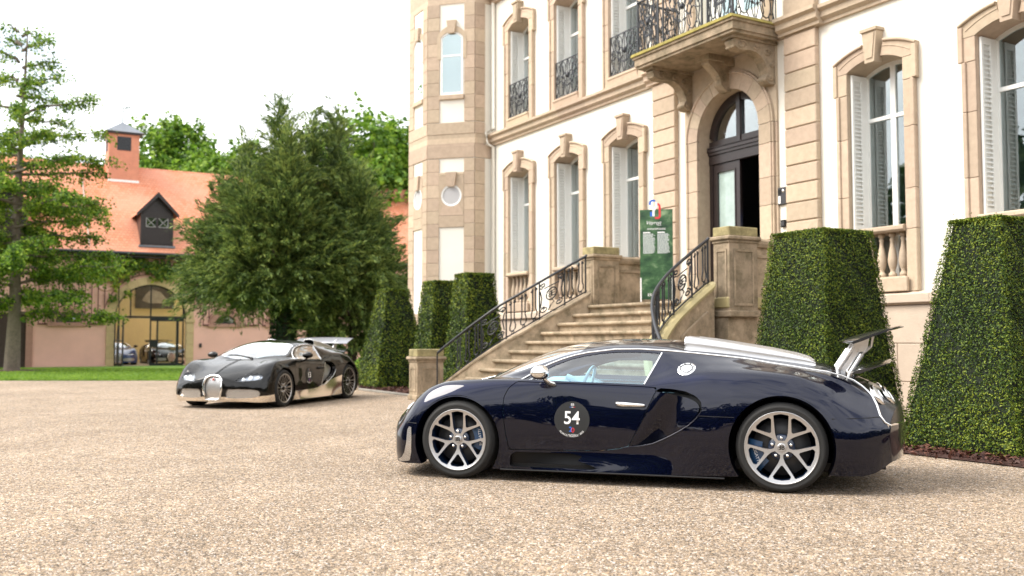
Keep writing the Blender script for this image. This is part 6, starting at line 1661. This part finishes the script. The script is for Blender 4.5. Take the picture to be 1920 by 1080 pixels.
def conifer(name, label, base, prof, hgt, nsp, per, leafm, seed, size=.13, lean=(0, 0), group=None, trunk_r=.35, slen=1.1, spread=.15, leaders=None):
    group = 'yew trees before the stable'
    o = empty(name, base, 0); setp(o, label, 'tree', group); g_ = np.random.default_rng(seed)
    zs = np.array([p[0] for p in prof]); rs = np.array([p[1] for p in prof]); VV, FF, off_ = [], [], 0
    if leaders:
        for q_, (lx, ly, sh, sr, fr) in enumerate(leaders):
            v, f = conifer_crown(zs[0]+(zs-zs[0])*sh, rs*sr, int(nsp*fr), per, seed+q_*13, size, slen, spread)
            VV.append(v+np.array([lx, ly, 0])); FF.append(f+off_); off_ += len(v)
        link('crown', np_mesh('crown', np.concatenate(VV), np.concatenate(FF), leafm), o)
    else:
        v, f = conifer_crown(zs, rs, nsp, per, seed, size, slen, spread); link('crown', np_mesh('crown', v, f, leafm), o)
    parts = [([(0, 0, -.05), (.05, 0, hgt*.25), (lean[0]*hgt*.5, 0, hgt*.5), (lean[0]*hgt*.93, lean[1]*hgt*.93, hgt*.93)], [trunk_r, trunk_r*.75, trunk_r*.5, .03])]
    for k in range(26):
        z0 = zs[0]+(hgt*.8-zs[0])*k/26+.3; a = k*2.4; L_ = float(np.interp(z0+.8, zs, rs))*.8
        parts.append(([(lean[0]*z0, lean[1]*z0, z0), (math.cos(a)*L_*.5, math.sin(a)*L_*.5, z0+.25*L_), (math.cos(a)*L_, math.sin(a)*L_, z0+.35*L_)], [.10, .06, .015]))
    tube_tree(parts, 'trunk', YEWBARK, o)
    return o
def conifer_crown(zs, rs, nsp, per, seed, size, slen, spread):
    g_ = np.random.default_rng(seed); lean = (0, 0)
    z = g_.uniform(zs[0], zs[-1], nsp*4); r = np.interp(z, zs, rs); keep = g_.uniform(0, 1, len(z)) < r/rs.max(); z = z[keep][:nsp]; r = r[keep][:nsp]; n = len(z)
    az = g_.uniform(0, 2*np.pi, n)
    lob = .86+.16*np.sin(az*3+z*.9+seed)+.12*np.sin(az*5-z*1.7+2*seed)+.09*np.sin(z*4.1+az*2)
    rr = r*lob*np.sqrt(g_.uniform(.18, 1, n)); rr = np.maximum(rr-.35*slen, 0)
    S = np.stack([rr*np.cos(az)+lean[0]*z, rr*np.sin(az)+lean[1]*z, z], 1)
    up = np.interp(z, [zs[0], zs[0]+1.5, zs[-1]], [-.1, .8, 2.2])+g_.normal(0, .25, n)
    D_ = np.stack([np.cos(az), np.sin(az), up], 1)+g_.normal(0, .2, (n, 3)); D_ /= np.linalg.norm(D_, axis=1)[:, None]
    return spray_leaves(S, D_, slen, per, spread*.82, size*2.0, seed, droop=.35, aspect=.2, feather=True)
YEWT = leaf_mat('yew_tree_foliage', (.030, .058, .017), (.115, .18, .044), (.27, .33, .075), .36)
conifer('yew_tree', 'large dense dark yew tree before the pink stable', (-8.5, 35.8, 0), [(2.7, 2.3), (3.5, 3.4), (4.6, 3.6), (6.0, 3.2), (7.2, 2.6), (8.2, 1.7), (8.9, 1.0), (9.4, .4)], 9.0, 4200, 46, YEWT, 31, size=.10, trunk_r=.42, slen=1.2, spread=.12, leaders=[(0, 0, .74, .92, .36), (-.2, 0, 1.10, .40, .11), (1.0, -.3, 1.0, .34, .08), (1.9, .2, 1.03, .36, .09), (-1.3, -.5, .88, .34, .07), (-2.2, -.2, .64, .40, .06), (2.9, -.5, .72, .40, .07), (.5, -1.5, .92, .36, .09), (-.8, -1.6, .70, .4, .07), (-2.3, -.5, .40, .44, .07)])
conifer('yew_tree', 'smaller spreading yew tree between the large yew and the tower', (-6.1, 36.6, 0), [(.9, 1.5), (1.8, 2.5), (3.6, 2.6), (5.2, 1.7), (6.4, .9), (7.2, .2)], 7.2, 1400, 40, YEWT, 37, size=.115, trunk_r=.2, slen=1.2, spread=.13)
# ivy on the big yew trunk
g_ = np.random.default_rng(9); n = 2600; a = g_.uniform(0, 2*np.pi, n); z = g_.uniform(0, 3.4, n); rr = .46+g_.normal(0, .05, n)
P = np.stack([rr*np.cos(a), rr*np.sin(a), z], 1); v, f = leaves(P, np.stack([np.cos(a), np.sin(a), .2+0*a], 1), .12, .8, .4, 2)
iv = link('ivy', np_mesh('ivy', v, f, leaf_mat('ivy_leaves', (.006, .018, .006), (.015, .042, .010), (.04, .08, .02), .1)), None, (-8.5, 35.8, 0)); setp(iv, 'dark ivy wrapped round the trunk of the large yew', 'ivy')
# ginkgo with open tiers of branches
def ginkgo(base, hgt, label):
    o = empty('ginkgo_tree', base, 0); setp(o, label, 'tree'); g_ = np.random.default_rng(77)
    parts = [([(0, 0, -.05), (.06, 0, 2.5), (-.05, .1, 6), (.15, 0, 10), (.25, .05, hgt)], [.33, .24, .17, .09, .015])]; S, D_ = [], []
    def add(z, L_, a, rise):
        p0 = Vector((0, 0, z)); d = Vector((math.cos(a), math.sin(a), 0)); path = []
        for t in np.linspace(0, 1, 7): path.append(p0+d*(L_*t)+Vector((g_.normal(0, .06), g_.normal(0, .06), rise*L_*(t-.55*t*t)*1.6+g_.normal(0, .05))))
        parts.append((path, [.07, .06, .05, .04, .03, .022, .01]))
        for k in range(int(L_*(10 if z < 7.5 else 7.5))):
            t = g_.uniform(.12, 1.0); i = min(int(t*6), 5); q = path[i].lerp(path[i+1], t*6-i)
            S.append(q[:]); aa = a+g_.normal(0, .9); D_.append((math.cos(aa), math.sin(aa), g_.normal(.05, .35)))
    for k in range(44):
        z = 2.4+5.6*(k/44)**.95; add(z, g_.uniform(2.6, 4.9)*(1-.25*(z-2)/6), k*2.399+g_.normal(0, .2), g_.uniform(-.12, .22))
    for z, L_, a, rise in ((8.0, 3.4, -.5, .1), (8.2, 3.3, 2.4, .1), (8.3, 3.6, .25, .12), (9.0, 3.0, 5.6, .1), (9.9, 2.4, 5.2, .15), (10.1, 2.2, 1.0, .15), (11.2, 1.8, 5.5, .2), (8.6, 2.6, 3.3, .1), (8.9, 2.4, 4.8, .1), (9.3, 3.4, .05, .10), (9.6, 2.2, 2.2, .15), (10.3, 3.2, -.1, .22), (10.6, 2.0, 3.0, .1), (11.0, 1.8, 1.2, .2), (11.4, 1.9, -.2, .2), (11.8, 1.5, 2.7, .2), (12.2, 1.6, .1, .22), (12.5, 1.1, 4.0, .3), (12.9, 1.2, -.2, .3), (13.2, .8, 2.6, .4), (13.5, .6, .3, .6), (13.7, .5, 3.6, .6)): add(z, L_, a, rise)
    S = np.array(S); D_ = np.array(D_); D_ /= np.linalg.norm(D_, axis=1)[:, None]
    v, f = spray_leaves(S, D_, .55, 34, .15, .105, 78, droop=.4, aspect=.9)
    link('crown', np_mesh('crown', v, f, leaf_mat('ginkgo_leaves', (.03, .08, .010), (.12, .23, .018), (.32, .42, .04), .4)), o)
    tube_tree(parts, 'trunk', mat('ginkgo_bark', (.16, .13, .10), .95, var=.35, vscale=10, bump=.6, bscale=25), o)
ginkgo((-19.9, 38.3, 0), 14.3, 'tall open ginkgo tree with tiered bright green branches beside the garage door')
MBd = MB(); MBd.lathe([(0, .05), (.9, .045), (1.25, .012), (1.28, .0)], 24, (-19.9, 38.3, 0)); setp(MBd.build('tree_bed', MULCH), kind='structure')
# broadleaf trees behind
def broadleaf(base, hgt, rad, label, seed, leafm, size=.32, nblob=60):
    o = empty('broadleaf_tree', base, 0); setp(o, label, 'tree', 'broadleaf trees behind the stable roof'); g_ = np.random.default_rng(seed)
    S, D_ = [], []; parts = [([(0, 0, -.05), (.1, 0, hgt*.3), (.2, .1, hgt*.6), (.1, 0, hgt*.85)], [.45, .36, .22, .05])]
    for k in range(nblob):
        d = g_.normal(0, 1, 3); d /= np.linalg.norm(d); rr = rad*g_.uniform(.45, 1.0); c = np.array([0, 0, hgt*.66])+d*rr*np.array([1, 1, hgt*.34/rad])
        parts.append(([(0, 0, hgt*.35), tuple(c*.5+np.array([0, 0, hgt*.18])), tuple(c)], [.14, .08, .02]))
        n = 26; e = g_.normal(0, 1, (n, 3)); e /= np.linalg.norm(e, axis=1)[:, None]; S += list(c+e*g_.uniform(.2, 1.1, (n, 1))*rad*.22); D_ += list(e*.8+d*.5+np.array([0, 0, .2]))
    S = np.array(S); D_ = np.array(D_); D_ /= np.linalg.norm(D_, axis=1)[:, None]
    v, f = spray_leaves(S, D_, .9, 11, .22, size, seed, droop=.2, aspect=.75)
    link('crown', np_mesh('crown', v, f, leafm), o); tube_tree(parts, 'trunk', BARK, o)
BL1 = leaf_mat('linden_leaves', (.04, .10, .010), (.12, .24, .02), (.28, .41, .05), .42)
for px, D_, top, rad, lb, sd in ((318, 74, 232, 4.4, 'round bright green tree standing behind the stable cupola', 51), (405, 66, 262, 3.6, 'yellow-green tree showing above the ridge between cupola and yew', 52), (700, 62, 222, 5.2, 'tall light green tree behind the stable roof, nearest the large yew', 53), (775, 66, 228, 4.8, 'tall light green tree rising beside the chateau tower', 54), (30, 78, 285, 4.2, 'green treetop behind the stable roof near the ginkgo', 55)):
    h = EYE+(639.5-top)*D_/1800
    broadleaf(((px-960)/1800*D_, D_, 0), h, rad, lb, sd, BL1, .34, 95)
# low shrubs at the lawn's end
for (x, y, r_, lb, sd) in ((-5.1, 32.0, .9, 'low green shrub at the foot of the clipped yew near the lawn edge', 61), (-6.6, 33.2, .8, 'low yellow-green shrub behind the tail of the black car', 62)):
    o = empty('low_shrub', (x, y, 0), 0); setp(o, lb, 'shrub', 'low shrubs at the lawn end'); g_ = np.random.default_rng(sd); n = 2600
    e = g_.normal(0, 1, (n, 3)); e /= np.linalg.norm(e, axis=1)[:, None]; e[:, 2] = np.abs(e[:, 2]); P = e*g_.uniform(.75, 1.0, (n, 1))*np.array([r_, r_*.8, .62])*(1+.15*np.sin(e[:, :1]*9))
    v, f = leaves(P, e, .10, .6, .6, sd); link('foliage', np_mesh('foliage', v, f, BL1), o); MB().tube([(0, 0, 0), (.02, 0, .4)], [.04, .02], 6).build('stem', BARK, o)
# woodland behind the photographer, mirrored in paint and panes
g_ = np.random.default_rng(90); P = []; N_ = []
for k in range(120):
    a = R(-205)+R(230)*k/119; rd = g_.uniform(44, 60); c = np.array([math.cos(a)*rd, math.sin(a)*rd, 0]); hh = g_.uniform(9, 15); n = 420
    e = g_.normal(0, 1, (n, 3)); e /= np.linalg.norm(e, axis=1)[:, None]; P.append(c+np.array([0, 0, hh*.52])+e*g_.uniform(.8, 1.05, (n, 1))*np.array([3.4, 3.4, hh*.5])); N_.append(e)
P = np.concatenate(P); N_ = np.concatenate(N_); v, f = leaves(P, N_, 1.15, .8, .6, 91)
setp(link('woodland', np_mesh('woodland', v, f, leaf_mat('woodland_leaves', (.012, .03, .008), (.03, .06, .014), (.06, .10, .02), .2))), 'distant belt of dark woodland around the far side of the park', 'woodland', None, 'stuff')
# ------------------------------------------------------------------ cars placed
NAVY = mat('navy_carbon_paint', (.0018, .0032, .015), .36, .85, coat=1.0, spec=.05)
NAVYW = mat('navy_wheel_paint', (.008, .018, .045), .3, coat=.6)
BROWNBLK = mat('black_brown_paint', (.0022, .0018, .0016), .35, coat=.8, spec=.05)
def place(fx, fy, rx, ry):
    f = Vector((fx, fy, 0)); r = Vector((rx, ry, 0)); u = (r-f).normalized(); y = Vector((-u.y, u.x, 0))
    return f+y*.968, u
o1, u1 = place(-.48, 8.41, 2.13, 7.60)
make_car('sports_car', 'dark blue sports car with number 54 on its door parked before the stone stairs', None, o1, u1, NAVY, style='blue', number='54', nu=190, wheels='five', paint_wheel=NAVYW)
o2, u2 = place(-4.13, 17.54, -3.41, 20.14)
make_car('sports_car', 'black and chrome sports car with number 13 on its door and silver rear wing', None, o2, u2, BROWNBLK, upper2=mat('polished_lower_panels', (.86, .80, .72), .12, 1.0), style='bronze', number='13', nu=150, wheels='multi', paint_wheel=BLACKP)
mkb = mat('garage_blue_paint', (.006, .04, .16), .3, coat=1.0)
for (x, y, pm, lb) in ((6.6, 2.6, mkb, 'blue sports car parked inside the arched garage'), (9.25, 3.4, BROWNBLK, 'black sports car parked inside the arched garage behind the door')):
    p = SBM @ Vector((x, y, 0)); make_car('sports_car', lb, None, p, DV, pm, style='plain', nu=44, detail=False, wheels='multi')
